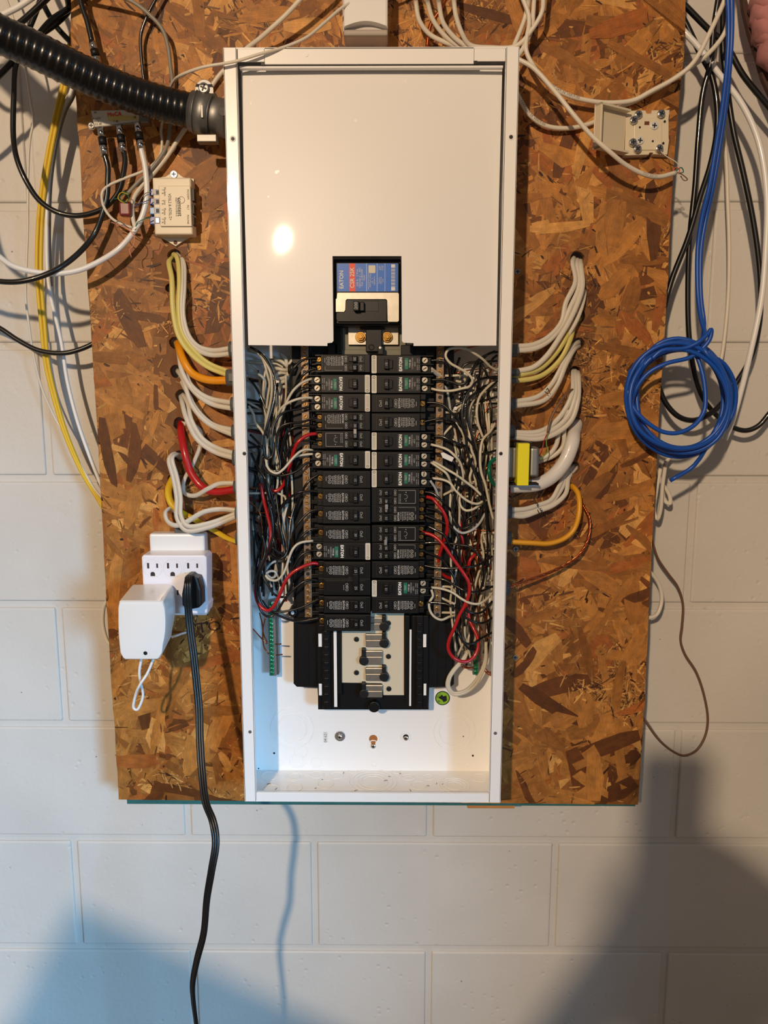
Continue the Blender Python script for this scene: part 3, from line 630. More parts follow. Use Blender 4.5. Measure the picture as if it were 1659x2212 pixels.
def afci(amp):
    root = thing('circuit_breaker', '', 'circuit breaker', (0, 0, 0))
    bm = bm_new(); box(bm, -.066, 0, 0, .03, -.0119, .0119, .0006); box(bm, -.080, -.065, .009, .03, -.0119, .0119, .0008)
    for z in (-.0119, -.0009, .0101): box(bm, -.083, -.065, .0035, .03, z, z+.0018, .0004)
    box(bm, -.0655, -.007, -.0005, .002, -.0099, .0099, .0004); mk('body', bm, M_BLK2, root)
    bm = bm_new()
    for z in (-.0099, .0099): box(bm, -.0653, -.0071, -.0008, -.0003, z-.00025, z+.00025)
    mk('rim', bm, mat('worn_black', (34, 34, 34), .4), root)
    handle(root, 0, .0068, amp)
    bm = bm_new(); box(bm, -.0640, -.0345, -.0007, -.0004, -.0092, .0092); mk('black_label', bm, M_DEEP, root)
    bm = bm_new(); bt(bm, 'EATON', .0057, .0392, 0, .95, .0003, y=-.0009); flatobj('printed_text', bm, M_WPRINT, root, local=True)
    bm = bm_new(); box(bm, -.0492, -.0442, -.0018, -.0005, -.0084, .0068, .0004); mk('test_button', bm, M_GREEN, root)['label'] = 'green test button'
    bm = bm_new(); bt(bm, 'TEST', .0040, .0467, -.0015, .9, y=-.002); bt(bm, 'TYPE BR', .0032, .0515, -.001, .9, .0001, y=-.0009); bt(bm, 'COMBINATION', .0027, .0547, -.001, .8, y=-.0009); bt(bm, 'AFCI', .0032, .0580, 0, .9, y=-.0009)
    b2 = bm_new(); dashes(b2, .0612, .0636, -.0075, -.001, 4, 2, .0006); dashes(b2, .0612, .0636, .001, .0078, 4, 2, .0006); bmesh.ops.translate(b2, verts=b2.verts[:], vec=(0, -.0006, 0)); join(bm, b2)
    flatobj('printed_text', bm, M_PRINT, root, local=True)
    for v in (.0052, -.0056):
        o = bpy.data.objects.new('terminal_screw', tsc); COL.objects.link(o); o.parent = root; o.location = (-.0715, .0090, v); o.rotation_euler = (0, random.uniform(0, 3), 0)
        bm = bm_new(); torus(bm, (-.0715, .0088, v), .0046, .0006, n=20, m=6); mk('terminal_ring', bm, M_BLK, root)
    bm = bm_new(); prism(bm, rrect(-.0070, -.0002, -.0117, .0117, .0012), -.0006, -.0001); st = mk('white_sticker', bm, M_STICK, root)
    bm = bm_new()
    for u in (.0022, .0034, .0046):
        v = -.0060
        while v < .009: l = random.uniform(.0008, .002); box(bm, -u-.00018, -u+.00018, -.0008, -.0005, v, v+l); v += l+.0005
    torus(bm, (-.0035, -.0006, -.0088), .0014, .00035, n=12, m=4); mk('fine_print', bm, mat('print_brown', (110, 100, 80), .6), st)
    return root
def tandem(a1, a2, plain=False):
    root = thing('circuit_breaker', '', 'circuit breaker', (0, 0, 0))
    bm = bm_new(); box(bm, -.0655, 0, 0, .03, -.0119, .0119, .0006)
    for z0_, z1_ in ((-.0119, -.0095), (-.0012, .0012), (.0095, .0119)): box(bm, -.0735, -.065, .003, .03, z0_, z1_, .0004)
    box(bm, -.072, -.065, .010, .03, -.0119, .0119); box(bm, -.0625, -.0069, -.0006, .002, -.0112, -.0003, .0005); box(bm, -.0625, -.0069, -.0006, .002, .0003, .0112, .0005)
    box(bm, -.0610, -.0345, -.0009, .001, -.0098, .0098, .0003); mk('body', bm, M_BLK2, root)
    for v, a in ((.0056, a1), (-.0056, a2)): handle(root, v, .0042, a)
    bm = bm_new()
    for v in (.0057, -.0057): bt(bm, 'On/I', .0046, .0125, v, .85, y=-.0011); bt(bm, 'Off/O', .0046, .0325, v, .8, y=-.0012)
    b2 = bm_new()
    if plain:
        for a, b__, c, d in ((-.060, -.0365, -.0092, -.0088), (-.060, -.0365, .0088, .0092), (-.060, -.0596, -.0092, .0092)): box(b2, a, b__, -.0004, -.0002, c, d)
        dashes(b2, .0375, .0395, -.004, .0085, 3, 2, .0005)
        for v in (.0055, -.0062): cyl(b2, (-.047, v), .0007, -.0004, -.0002, 8)
        tube(b2, [Vector((-.0445, -.0003, .003)), Vector((-.047, -.0003, .0028)), Vector((-.0485, -.0003, .001)), Vector((-.0485, -.0003, -.0015)), Vector((-.047, -.0003, -.003)), Vector((-.0445, -.0003, -.0032))], .0003, 4, 3)
    else:
        logo(b2, .0552, .003); bt(b2, 'EATON', .0038, .0368, .0035, .95, .00015); dashes(b2, .0400, .0512, -.003, .0092, 5, 6, .0008)
        for a, b__, c, d in ((-.060, -.0365, -.0094, -.0091), (-.060, -.0597, -.0094, -.004)): box(b2, a, b__, -.0004, -.0002, c, d)
    bmesh.ops.translate(b2, verts=b2.verts[:], vec=(0, -.0008, 0)); join(bm, b2)
    flatobj('printed_text', bm, M_PRINT, root, local=True)
    for v in (.0056, -.0056):
        o = bpy.data.objects.new('terminal_screw', tsc2); COL.objects.link(o); o.parent = root; o.location = (-.0685, .0095, v); o.scale = (.85, 1, .85); o.rotation_euler = (0, random.uniform(0, 3), 0)
    return root
def twopole():
    root = thing('circuit_breaker', '', 'circuit breaker', (0, 0, 0)); P2 = .0254/2*.94
    for k, v in enumerate((P2, -P2)):
        bm = bm_new(); box(bm, -.0655, 0, 0, .03, v-.0119, v+.0119, .0006); box(bm, -.073, -.065, .004, .03, v-.0119, v-.0045, .0006); box(bm, -.073, -.065, .004, .03, v+.0055, v+.0119, .0006); box(bm, -.0725, -.065, .009, .03, v-.0119, v+.0119)
        box(bm, -.0625, -.0069, -.0006, .002, v-.0088, v+.0095, .0005); mk('body', bm, M_BLK2, root)
        o = bpy.data.objects.new('terminal_screw', tsc2); COL.objects.link(o); o.parent = root; o.location = (-.0685, .0088, v)
    bm = bm_new(); box(bm, -.0305, -.0158, -.0002, .001, -P2-.0055, P2+.0055); mk('handle_well', bm, M_DEEP, root)
    bm = bm_new()
    for v in (P2, -P2): prism(bm, [(-.0232, v-.0055), (-.0172, v-.005), (-.0172, v+.005), (-.0232, v+.0055)], -.0062, 0, .0009)
    box(bm, -.0245, -.0168, -.0066, -.0035, -.0080, .0080, .0008); h = mk('handle', bm, M_BLK2, root)
    bm = bm_new()
    for v in (P2, -P2): text(bm, '25', .0052, (-.0202, -.0064, v), 90)
    flatobj('printed_number', bm, M_PRINT, h, local=True)
    bm = bm_new()
    for v in (P2, -P2): bt(bm, 'On/I', .0054, .0125, v, .9, y=-.0011); bt(bm, 'Off/O', .0056, .0330, v, .85, y=-.0011)
    b2 = bm_new(); logo(b2, .0552, P2); bt(b2, 'EATON', .0040, .0376, P2, .95, .00015); dashes(b2, .0408, .0512, P2-.0062, P2+.0062, 5, 6, .0009); dashes(b2, .0372, .038, -P2-.004, -P2+.004, 3, 1, .0006)
    bmesh.ops.translate(b2, verts=b2.verts[:], vec=(0, -.0006, 0)); join(bm, b2); flatobj('printed_text', bm, M_PRINT, root, local=True)
    return root
XL = at(800.5, 1030, YF).x-.0004; XR = at(802, 1030, YF).x+.0004
Ls = [(785, 'T', '20', '20'), (829, 'A', '15'), (870, 'A', '15'), (910, 'T', '15', '30'), (950, 'P', '30', '15'), (993, 'A', '15'), (1036, 'S', '15'), (1075, 'S', '15'), (1113, 'S', '15'), (1154, 'S', '20'), (1191, 'A', '15'), (1250, '2'), (1307, 'S', '15'), (1346, 'S', '15')]
Rs = [(787, 'A', '15'), (830, 'A', '15'), (871, 'S', '20'), (912, 'S', '15'), (953, 'A', '15'), (995, 'A', '15'), (1034, 'A', '20'), (1073, 'P', '40', '15'), (1110, 'T', '15', '40'), (1153, 'P', '30', '15'), (1191, 'T', '15', '30'), (1231, 'S', '15'), (1271, 'A', '15'), (1307, 'S', '15')]
PROTO = {}
def place_col(rows, side):
    n = len(rows)
    zs = [at(800, r[0], YF).z for r in rows]
    for i, r in enumerate(rows):
        key = r[1:]
        first = key not in PROTO
        if first: PROTO[key] = {'S': lambda: single(r[2]), 'A': lambda: afci(r[2]), 'T': lambda: tandem(r[2], r[3]), 'P': lambda: tandem(r[2], r[3], True), '2': twopole}[r[1]](); o = PROTO[key]
        else: o = copy_tree(PROTO[key])
        o.location = (XL if side == 'left' else XR, YF, zs[i]); o.rotation_euler = (0, 0 if side == 'left' else PI, 0); ORG[o.name] = Vector(o.location)
        desc = {'S': 'black single breaker marked %s', 'A': 'black breaker marked %s with green test button and white sticker', 'T': 'black twin breaker, handles marked %s', 'P': 'plain-label twin breaker, handles marked %s', '2': 'black double breaker with joined handle marked 25'}[r[1]]
        if r[1] in 'SA': desc = desc % r[2]
        elif r[1] in 'TP': desc = desc % (r[2]+' and '+r[3])
        pos = ORD[i+1]+' from top' if i < n-1 else 'lowest one'
        if r[1] == 'A': desc = desc.replace(' and white sticker', '')
        o['label'] = '%s, %s in %s column' % (desc, pos, side); o['group'] = 'breakers in the %s column' % side; o['category'] = 'circuit breaker'
        ro = r
place_col(Ls, 'left'); place_col(Rs, 'right')
for x, y in ((767, 932), (835, 1095), (833, 1172)):
    p = at(x, y, YF-.007); bm = bm_new(); box(bm, p.x-.0022, p.x+.0022, YF-.0085, YF-.0055, p.z-.0036, p.z+.0036, .0006)
    tag(obj('handle_tie', bm, M_STEEL, loc=tuple(p)), 'small metal handle tie %s' % {767: 'between fourth and fifth left breakers', 835: 'joining the two handles marked 40', 833: 'joining the handles marked 30 on the right'}[x], 'handle tie')
# ------------------------------------------------------------------ cables outside the box
def P3(pts, ox=0, oy=0, k=1.0):
    return [at(ox+p[0]/k, oy+p[1]/k, p[2]) for p in pts]
def ymix(xy, ys):
    """spread a short list of depths evenly along the points"""
    n = len(xy); m = len(ys)
    out = []
    for i, (x, y) in enumerate(xy):
        t = i/(n-1)*(m-1); j = min(int(t), m-2); f = t-j; out.append((x, y, ys[j]*(1-f)+ys[j+1]*f))
    return out
def cable(name, label, cat, m, r, xy, ys, group=None, fr=(0, 0, 1.0), sub=6, n=10, flat=1.0, parent=None, **kw):
    pts_ = ymix(xy, ys)
    if fr == (0, 0, 1.0):                                       # runs that leave the frame go on beyond it
        for e, q in ((0, 1), (-1, -2)):
            a_, b0_ = pts_[e], pts_[q]; dx, dy = a_[0]-b0_[0], a_[1]-b0_[1]; L_ = math.hypot(dx, dy)
            if a_[1] < 0 or a_[0] < -10 or a_[0] > 1662: c0_ = (a_[0]+dx/L_*120, a_[1]+dy/L_*120, a_[2]); c1_ = (a_[0]+dx/L_*170, a_[1]+dy/L_*260-90, a_[2]); pts_ = [c1_, c0_]+pts_ if e == 0 else pts_+[c0_, c1_]
    P = P3(pts_, *fr); bm = bm_new(); tube(bm, P, r, n, sub, flat, **kw)
    o = obj(name, bm, m, parent, loc=None if parent else tuple(P[0]))
    if parent is None: tag(o, label, cat, group)
    return o
A3 = (1100, 0, 2.968); AL = (0, 0, 2.9625); BLF = (0, 500, 2.9625); BR = (1060, 500, 2.77); BR2 = (1060, 1080, 2.77)
# --- conduit
pc = P3([(-330, -190, -.10), (-180, -45, -.08), (-70, 34, -.06), (0, 74, -.045), (75, 108, -.028), (150, 145, -.012), (210, 173, .002), (270, 198, .015), (330, 218, .028), (380, 232, .038), (428, 243, .045)])
bm = bm_new(); sp = spline(pc, 50); tube(bm, sp, .0215, 28, raw=True, rf=lambda s, t: .0213+.00035*(1 if math.sin(s*2*PI/.0092) > 0 else -1)*abs(math.sin(s*2*PI/.0092))**.6)
cond = thing('flexible_conduit', 'thick black ribbed conduit running from upper left into the side of the box', 'conduit', tuple(pc[-1]))
obj('hose', bm, mat('hose_black', (8, 8, 9), .3, coat=.2), cond)
cl = thing('conduit_connector', 'galvanised steel clamp connector joining the black conduit to the box', 'connector', at(450, 250, .045))
c0, c1 = at(414, 240, .045), at(492, 258, .045); d = (c1-c0).normalized()
bm = bm_new(); cyl2(bm, c0, c0+d*.020, .0245, n=32); cyl2(bm, c0+d*.018, c1, .0232, n=32); obj('sleeve', bm, M_STEEL, cl)
bm = bm_new(); ca_ = c0+d*.006; cb_ = ca_+d*.022; cyl2(bm, ca_, cb_, .0265, n=36); cyl2(bm, ca_+d*.0006, ca_+d*.0018, .0270, n=36); cyl2(bm, cb_-d*.0018, cb_-d*.0006, .0270, n=36); obj('strap', bm, M_STEEL, cl)
bm = bm_new(); pe = at(441, 192, .030); prism(bm, [(pe.x+.0115*math.cos(a), pe.z+.0115*math.sin(a)) for a in [PI*k/12 for k in range(13)]]+[(pe.x-.0115, pe.z-.018), (pe.x+.0115, pe.z-.018)], .030, .0335, .0006); obj('ear', bm, M_STEEL, cl)
bm = bm_new(); a, b_ = at(426, 307, .03), at(468, 298, .03); box(bm, a.x, b_.x, .028, .042, a.z, b_.z+.004, .0008); obj('nut_bar', bm, M_STEEL, cl)
big = screw_mesh('clamp_screw', .0068, .004, M_CHROME, '+', 18); put(big, 'clamp_screw', cl, (pe.x, .0298, pe.z), .4)
bm = bm_new(); pxbox(bm, 434, 226, 438, 254, .0180, .003, .0004); obj('slot', bm, M_STEEL, cl)
p = at(481, 241, .022); bm = bm_new(); cyl(bm, (p.x, p.z), .0052, .0215, .026, 18); obj('knock_hole', bm, M_DEEP, cl)
# --- grey cable clamps
def clampc(x0, y0, x1, y1, side, label):
    Y = .040; a, b_ = at(x0, y1, Y), at(x1, y0, Y); xo = -HW if side == 'left' else HW
    xa_, xb_ = (a.x, xo+.002) if side == 'left' else (xo-.002, b_.x)
    zc_, hh = (a.z+b_.z)/2, (b_.z-a.z)/2; r = min(hh, .0125)
    t = thing('cable_clamp', label, 'cable clamp', ((xa_+xb_)/2, Y, zc_), 'grey cable clamps on the %s side of the box' % side)
    bm = bm_new(); n = 20; yc = Y+r
    for (u0, u1, rr) in ((xa_, xb_, 1.0),):
        t2 = bmesh.new(); k = n; A = [t2.verts.new((u0, yc-r*rr*math.cos(2*PI*i/k), zc_+hh*rr*math.sin(2*PI*i/k))) for i in range(k)]; B = [t2.verts.new((u1, yc-r*rr*math.cos(2*PI*i/k), zc_+hh*rr*math.sin(2*PI*i/k))) for i in range(k)]
        for i in range(k):
            f = t2.faces.new((A[i], A[(i+1) % k], B[(i+1) % k], B[i])); f.smooth = True
        t2.faces.new(A); t2.faces.new(B[::-1]); join(bm, t2)
    obj('collar', bm, M_GREYP, t)
    bm = bm_new(); xm = (xa_+xb_)/2; w = abs(xb_-xa_)*.28; box(bm, xm-w, xm+w, yc-r-.0012, yc-r+.003, zc_-hh*.45, zc_+hh*.5, .0005); obj('locking_tab', bm, M_GREYP, t)
    return t
for i, b4 in enumerate(((493, 736, 510, 771), (487, 797, 512, 834), (497, 858, 514, 890), (499, 918, 516, 949), (501, 973, 518, 1008), (503, 1040, 520, 1066), (507, 1096, 522, 1123), (508, 1149, 524, 1180))):
    clampc(*b4, 'left', 'grey plastic cable clamp on left side of the box, %s' % (ORD[i+1]+' from top' if i < 7 else 'lowest one'))
for i, b4 in enumerate(((1100, 742, 1120, 771), (1098, 796, 1122, 812), (1098, 816, 1120, 829), (1092, 859, 1115, 888), (1092, 918, 1114, 948), (1090, 1092, 1107, 1123), (1088, 1150, 1106, 1179), (1086, 1259, 1103, 1289))):
    clampc(*b4, 'right', 'grey plastic cable clamp on right side of the box, %s' % (ORD[i+1]+' from top' if i < 7 else 'lowest one'))
# --- house wiring cables left of the box
G = 'sheathed cables entering the left side of the box'
def nm(label, m, r, xy, ys=(.105, .072, .066, .052), flat=.7, **kw): return cable('sheathed_cable', label, 'cable', m, r, xy, ys, G, flat=flat, **kw)
nm('pale yellow cable from top left hole, outer one into second left clamp', M_NMP, .0036, [(372, 556), (365, 566), (371, 601), (374, 669), (385, 723), (409, 760), (446, 791), (500, 813)])
nm('pale yellow cable from top left hole, inner one into second left clamp', M_NMP, .0036, [(372, 548), (382, 556), (387, 601), (385, 669), (392, 716), (415, 753), (449, 784), (500, 805)])
nm('white cable from top left hole into first left clamp, upper one', M_NMW, .0034, [(380, 548), (396, 566), (398, 620), (396, 680), (408, 725), (428, 748), (460, 757), (505, 751)])
nm('white cable from top left hole into first left clamp, lower one', M_NMW, .0034, [(378, 552), (391, 566), (393, 610), (391, 675), (400, 724), (424, 754), (456, 767), (505, 763)])
nm('thick orange cable bending from hole into second left clamp', M_NMO, .0056, [(383, 740), (388, 755), (398, 782), (415, 806), (446, 820), (500, 822)], flat=.8)
nm('white cable into third left clamp, lower one', M_NMW, .0036, [(380, 738), (386, 760), (394, 804), (419, 845), (456, 872), (512, 884)])
nm('white cable into third left clamp, upper one with dark mark', M_NMW, .0036, [(388, 780), (400, 800), (412, 831), (446, 858), (512, 872)])
nm('white cable into fourth left clamp, lower one', M_NMW, .0036, [(383, 800), (396, 820), (415, 876), (449, 914), (512, 943)])
nm('white cable into fourth left clamp, upper one', M_NMW, .0036, [(388, 815), (402, 842), (424, 884), (458, 916), (512, 931)])
nm('white cable into fifth left clamp, lower one', M_NMW, .0036, [(390, 855), (394, 872), (402, 902), (425, 948), (463, 976), (512, 991)])
nm('white cable into fifth left clamp, upper one', M_NMW, .0036, [(394, 852), (406, 872), (413, 906), (438, 948), (472, 969), (512, 981)])
nm('red cable bending from hole into sixth left clamp', M_RW, .0056, [(392, 912), (391, 930), (398, 973), (412, 1020), (436, 1051), (463, 1062), (515, 1056)], flat=.8)
nm('white cable looping below and behind the red cable', M_NMW, .0034, [(392, 914), (426, 924), (435, 948), (418, 1000), (397, 1040), (398, 1064), (419, 1071), (449, 1056), (473, 1045), (515, 1044)], (.10, .078, .082, .08, .055, .05))
nm('thick white cable loop left of red cable, outer strand', M_NMW, .0036, [(392, 990), (376, 980), (364, 993), (373, 1030), (381, 1075), (382, 1120), (402, 1146), (449, 1140), (515, 1114)], (.10, .07, .06, .05, .05))
nm('thick white cable loop left of red cable, inner strand', M_NMW, .0036, [(396, 992), (384, 982), (372, 990), (382, 1030), (390, 1075), (391, 1115), (405, 1136), (449, 1131), (515, 1108)], (.10, .07, .06, .05, .05))
nm('white cable looped just above the outlet cover', M_NMW, .0038, [(384, 1108), (368, 1098), (357, 1108), (362, 1126), (380, 1135), (400, 1129), (440, 1106), (475, 1100), (515, 1103)], (.09, .065, .055, .052, .05))
nm('yellow cable passing behind white loops into lowest left clamp', M_NMY, .0042, [(374, 1032), (364, 1058), (369, 1085), (386, 1103), (424, 1124), (463, 1146), (490, 1162), (516, 1172)], (.10, .078, .075, .072, .05), rf=lambda s, t: .0056-.0022*t)
# --- house wiring cables right of the box
G = 'sheathed cables entering the right side of the box'
nm('white cable from top right hole into first right clamp, left one', M_NMW, .0036, [(1240, 556), (1237, 569), (1243, 608), (1222, 655), (1213, 695), (1186, 727), (1150, 745), (1104, 748)])
nm('white cable from top right hole into first right clamp, right one', M_NMW, .0036, [(1248, 560), (1247, 574), (1251, 619), (1233, 662), (1215, 702), (1186, 736), (1154, 753), (1104, 758)])
nm('white cable from top right hole into second right clamp', M_NMW, .0037, [(1254, 562), (1255, 576), (1258, 619), (1240, 673), (1212, 724), (1178, 772), (1150, 794), (1104, 803)], (.105, .07, .055, .052))
nm('white cable from second right hole into second right clamp', M_NMW, .0034, [(1256, 622), (1262, 632), (1248, 685), (1219, 735), (1182, 785), (1152, 804), (1104, 808)], (.105, .076, .065, .055))
nm('pale yellow cable on right of box, upper one', M_NMP, .0036, [(1255, 688), (1240, 697), (1226, 724), (1204, 760), (1168, 795), (1104, 815)])
nm('pale yellow cable on right of box, lower one', M_NMP, .0036, [(1252, 690), (1240, 704), (1233, 731), (1212, 774), (1179, 806), (1150, 818), (1104, 823)])
nm('white cable into fourth right clamp, upper one', M_NMW, .0036, [(1252, 738), (1237, 749), (1215, 789), (1190, 832), (1161, 857), (1104, 869)])
nm('white cable into fourth right clamp, lower one marked 17', M_NMW, .0036, [(1252, 746), (1240, 755), (1222, 789), (1204, 832), (1175, 865), (1104, 878)])
nm('white cable into fifth right clamp, left one', M_NMW, .0037, [(1238, 800), (1238, 815), (1236, 850), (1217, 890), (1190, 919), (1161, 933), (1104, 934)])
nm('white cable into fifth right clamp, middle one', M_NMW, .0037, [(1243, 800), (1244, 815), (1243, 855), (1228, 897), (1200, 925), (1163, 940), (1104, 938)])
nm('white cable into fifth right clamp, right one', M_NMW, .0037, [(1249, 803), (1250, 815), (1249, 861), (1236, 905), (1208, 932), (1165, 948), (1104, 944)])
nm('white cable dropping behind the transformer, left one', M_NMW, .0034, [(1228, 885), (1209, 925), (1201, 962), (1182, 985), (1150, 994)], (.07, .078, .08, .082))
nm('white cable dropping behind the transformer, right one', M_NMW, .0034, [(1232, 888), (1219, 926), (1217, 962), (1197, 984), (1155, 1000)], (.074, .08, .082, .084))
nm('very thick white cable curving under the transformer', mat('thick_white', (222, 218, 212), .35, coat=.2), .0088, [(1250, 908), (1241, 930), (1237, 955), (1221, 996), (1194, 1028), (1162, 1046), (1100, 1052)], (.11, .072, .064, .05), flat=.85, n=16, rf=lambda s, t: .0088+.0014*math.sin(PI*t))
nm('white cable into sixth right clamp, upper one marked 7', M_NMW, .0036, [(1242, 1006), (1222, 1022), (1207, 1052), (1190, 1080), (1160, 1092), (1132, 1100), (1098, 1101)], (.105, .078, .066, .05))
nm('white cable into sixth right clamp, middle one', M_NMW, .0034, [(1244, 1008), (1226, 1026), (1212, 1058), (1192, 1084), (1165, 1099), (1135, 1106), (1098, 1106)], (.105, .08, .068, .055))
nm('white cable into sixth right clamp, lower one marked 15', M_NMW, .0036, [(1246, 1008), (1229, 1030), (1222, 1066), (1197, 1090), (1163, 1104), (1130, 1115), (1098, 1112)], (.105, .078, .066, .05))
nm('thick orange yellow cable into seventh right clamp', mat('amber_sheath', (226, 160, 36), .38), .0054, [(1228, 1052), (1238, 1053), (1249, 1068), (1251, 1106), (1240, 1143), (1219, 1163), (1186, 1174), (1150, 1173), (1096, 1170)], (.105, .07, .066, .05))
bm = bm_new(); xy = [(1258, 1090), (1265, 1103), (1273, 1123), (1269, 1167), (1251, 1199), (1215, 1224), (1168, 1244), (1095, 1270)]
base = spline(P3(ymix(xy, (.08, .078, .07, .05))), 16)
for k in range(4):
    Q = []
    for i, p in enumerate(base):
        t = (base[min(i+1, len(base)-1)]-base[max(i-1, 0)]).normalized(); u = t.cross(Vector((0, 1, 0))).normalized(); v = t.cross(u); a = i*.32+k*PI/2; Q.append(p+(u*math.cos(a)+v*math.sin(a))*.0014)
    tube(bm, Q, .0010, 6, raw=True)
tag(obj('ground_cable', bm, M_CU, loc=tuple(base[0])), 'bare twisted copper ground cable entering the lowest right clamp', 'ground wire')
for s_, x, y, rot, Y in (('17', 1183, 846, -55, .0515), ('7', 1161, 1091, -28, .0545), ('15', 1166, 1104, -24, .0535)):
    p = at(x, y, Y); bm = bm_new(); text(bm, s_, .0085, p, rot, 1, bold=.0002); me = bpy.data.meshes.new('marker_writing'); bmesh.ops.translate(bm, verts=bm.verts[:], vec=-p); bm.to_mesh(me); bm.free(); me.materials.append(M_DEEP)
    host = next(o for o in COL.objects if o.get('label', '').endswith('marked '+s_)); o = bpy.data.objects.new('marker_writing', me); COL.objects.link(o); o.parent = host; o.location = p-Vector(host.location)
cable('thermostat_wire', 'thin grey brown wire curving from the right holes down to the transformer', 'wire', M_BROWN, .0018, [(1256, 846), (1233, 843), (1210, 868), (1190, 905), (1183, 935)], (.095, .062, .058, .056))
for c_, m_, pts in (('red', M_RW, [(1184, 934), (1176, 950), (1170, 975), (1160, 992)]), ('green', mat('lime_wire', (120, 160, 60), .4), [(1184, 934), (1180, 955), (1182, 975), (1166, 994)])):
    cable('thin_wire', 'hair thin %s wire hanging beside the transformer' % c_, 'wire', m_, .0007, pts, (.055, .06, .05), n=6)
# --- transformer
tr = thing('transformer', 'small steel transformer wrapped with yellow tape on the right side of the box', 'transformer', at(1130, 1048, .04))
bm = bm_new(); pxbox(bm, 1092, 966, 1118, 1034, .032, .03, .003, 3); obj('winding_cover', bm, M_STEEL, tr)
bm = bm_new(); pxbox(bm, 1143, 966, 1166, 1032, .032, .03, .004, 3); obj('winding_cover', bm, M_STEEL, tr)
bm = bm_new(); pxbox(bm, 1117, 958, 1144.5, 1049, .020, .045, .0006); obj('yellow_wrap', bm, M_YEL, tr)
bm = bm_new(); pxbox(bm, 1090, 1044, 1164, 1048, .03, .04, .0005); pxbox(bm, 1088, 956, 1150, 964, .034, .03, .0005)
obj('lamination_core', bm, mat('dark_iron', (40, 32, 26), .5, .6), tr, kind=None)
cable('sheathed_cable', 'short red sheath stub below transformer at box side', 'cable', M_RW, .0048, [(1104, 1059), (1088, 1059)], (.05, .05), sub=2)
# --- loops of cable left of the board and over it
CG = 'communication cables'
cable('coax_cable', 'black coax from splitter left port sweeping down and out to the left', 'cable', M_COAX, .0037, [(226, 334), (233, 360), (233, 380), (231, 422), (220, 466), (203, 507), (162, 554), (111, 588), (51, 607), (0, 608), (-50, 596)], (.064, .066, .066, .03, .03), CG, n=12)
cable('coax_cable', 'black coax from splitter middle port looping left and up behind the conduit', 'cable', M_COAX, .0036, [(267, 326), (270, 345), (267, 372), (257, 412), (233, 443), (203, 459), (159, 466), (118, 456), (84, 432), (57, 392), (37, 345), (29, 297), (30, 203), (34, 145), (57, 78), (80, 20), (98, -30)], (.064, .072, .075, .06, .08, .09), CG, n=12)
cable('coax_cable', 'white coax from splitter right port sweeping down and out to the left', 'cable', M_WPL, .0037, [(305, 322), (308, 335), (313, 358), (317, 399), (316, 432), (306, 470), (287, 503), (257, 537), (216, 564), (169, 584), (118, 591), (68, 586), (27, 574), (-5, 552), (-50, 520)], (.064, .064, .062, .04, .02), CG, n=12)
cable('coax_cable', 'black coax hanging from above into the top of the splitter', 'cable', M_COAX, .0036, [(172, -15), (177, 13), (188, 45), (199, 92)], (.07, .07), CG)
cable('phone_cable', 'thin white phone wire draped from top across the box corner to the left', 'cable', M_CAT, .0019, [(800, -18), (770, -1), (738, 17), (700, 50), (660, 82), (610, 103), (560, 117), (507, 133), (439, 145), (392, 162), (375, 176), (366, 196), (355, 240), (348, 285), (350, 304), (345, 338), (318, 365), (270, 385), (233, 402), (221, 416), (223, 443), (240, 470), (262, 484), (286, 492)], (.05, .035, .005, -.008, -.006, .05, .085, .08, .07, .06, .065, .07), CG, n=8)
cable('phone_cable', 'white cable rising behind the box top left corner', 'cable', M_CAT, .0030, [(655, -8), (620, 30), (584, 63), (560, 84), (534, 104), (505, 135), (478, 158), (455, 190), (430, 236), (399, 280), (385, 301), (361, 338), (331, 375), (304, 405), (289, 429), (286, 456), (289, 480), (295, 500)], (.045, .06, .08, .085, .084, .082, .078, .068, .065), CG)
cable('phone_cable', 'grey phone cable arching from the top down to green splices', 'cable', M_GRYJ, .0026, [(240, -12), (285, 3), (321, 30), (351, 64), (363, 101), (368, 142), (372, 176), (368, 220), (366, 287), (358, 321), (324, 368), (297, 395), (276, 418)], (.06, .065, .075, .085, .075, .07), CG)
cable('phone_cable', 'thin black cable hanging from top behind the conduit', 'cable', M_COAX, .0022, [(342, -12), (317, 37), (304, 78), (306, 128), (311, 172), (316, 215)], (.075, .08, .085), CG)
cable('coax_cable', 'white cable crossing the top left corner above the conduit', 'cable', M_WPL, .0036, [(-20, 44), (10, 30), (40, 15), (80, -12)], (.03, .04), CG)
cable('coax_cable', 'black coax running diagonally under the conduit at far left', 'cable', M_COAX, .0040, [(-20, 180), (0, 161), (30, 130), (75, 85), (110, 45), (149, 18)], (.08, .08, .1), CG, n=12)
cable('coax_cable', 'black coax crossing diagonally at the top left corner', 'cable', M_COAX, .0040, [(20, 66), (45, 48), (75, 22), (110, -12)], (.07, .06), CG, n=12)
cable('coax_cable', 'black coax sloping down to the board edge at top left', 'cable', M_COAX, .0038, [(80, -25), (98, 18), (120, 55), (157, 96), (175, 115)], (.10, .12, .14), CG, n=12)
cable('coax_cable', 'black coax ending behind the board top left edge', 'cable', M_COAX, .0045, [(140, -25), (147, 0), (148, 20), (120, 50), (80, 78)], (.09, .11, .09), CG, n=12)
cable('coax_cable', 'black coax looping behind the board at left, below the yellow cables bend', 'cable', M_COAX, .0036, [(-40, 690), (0, 709), (41, 736), (84, 757), (135, 763), (169, 756), (200, 743), (230, 725)], (.12, .12, .13), CG, n=12)
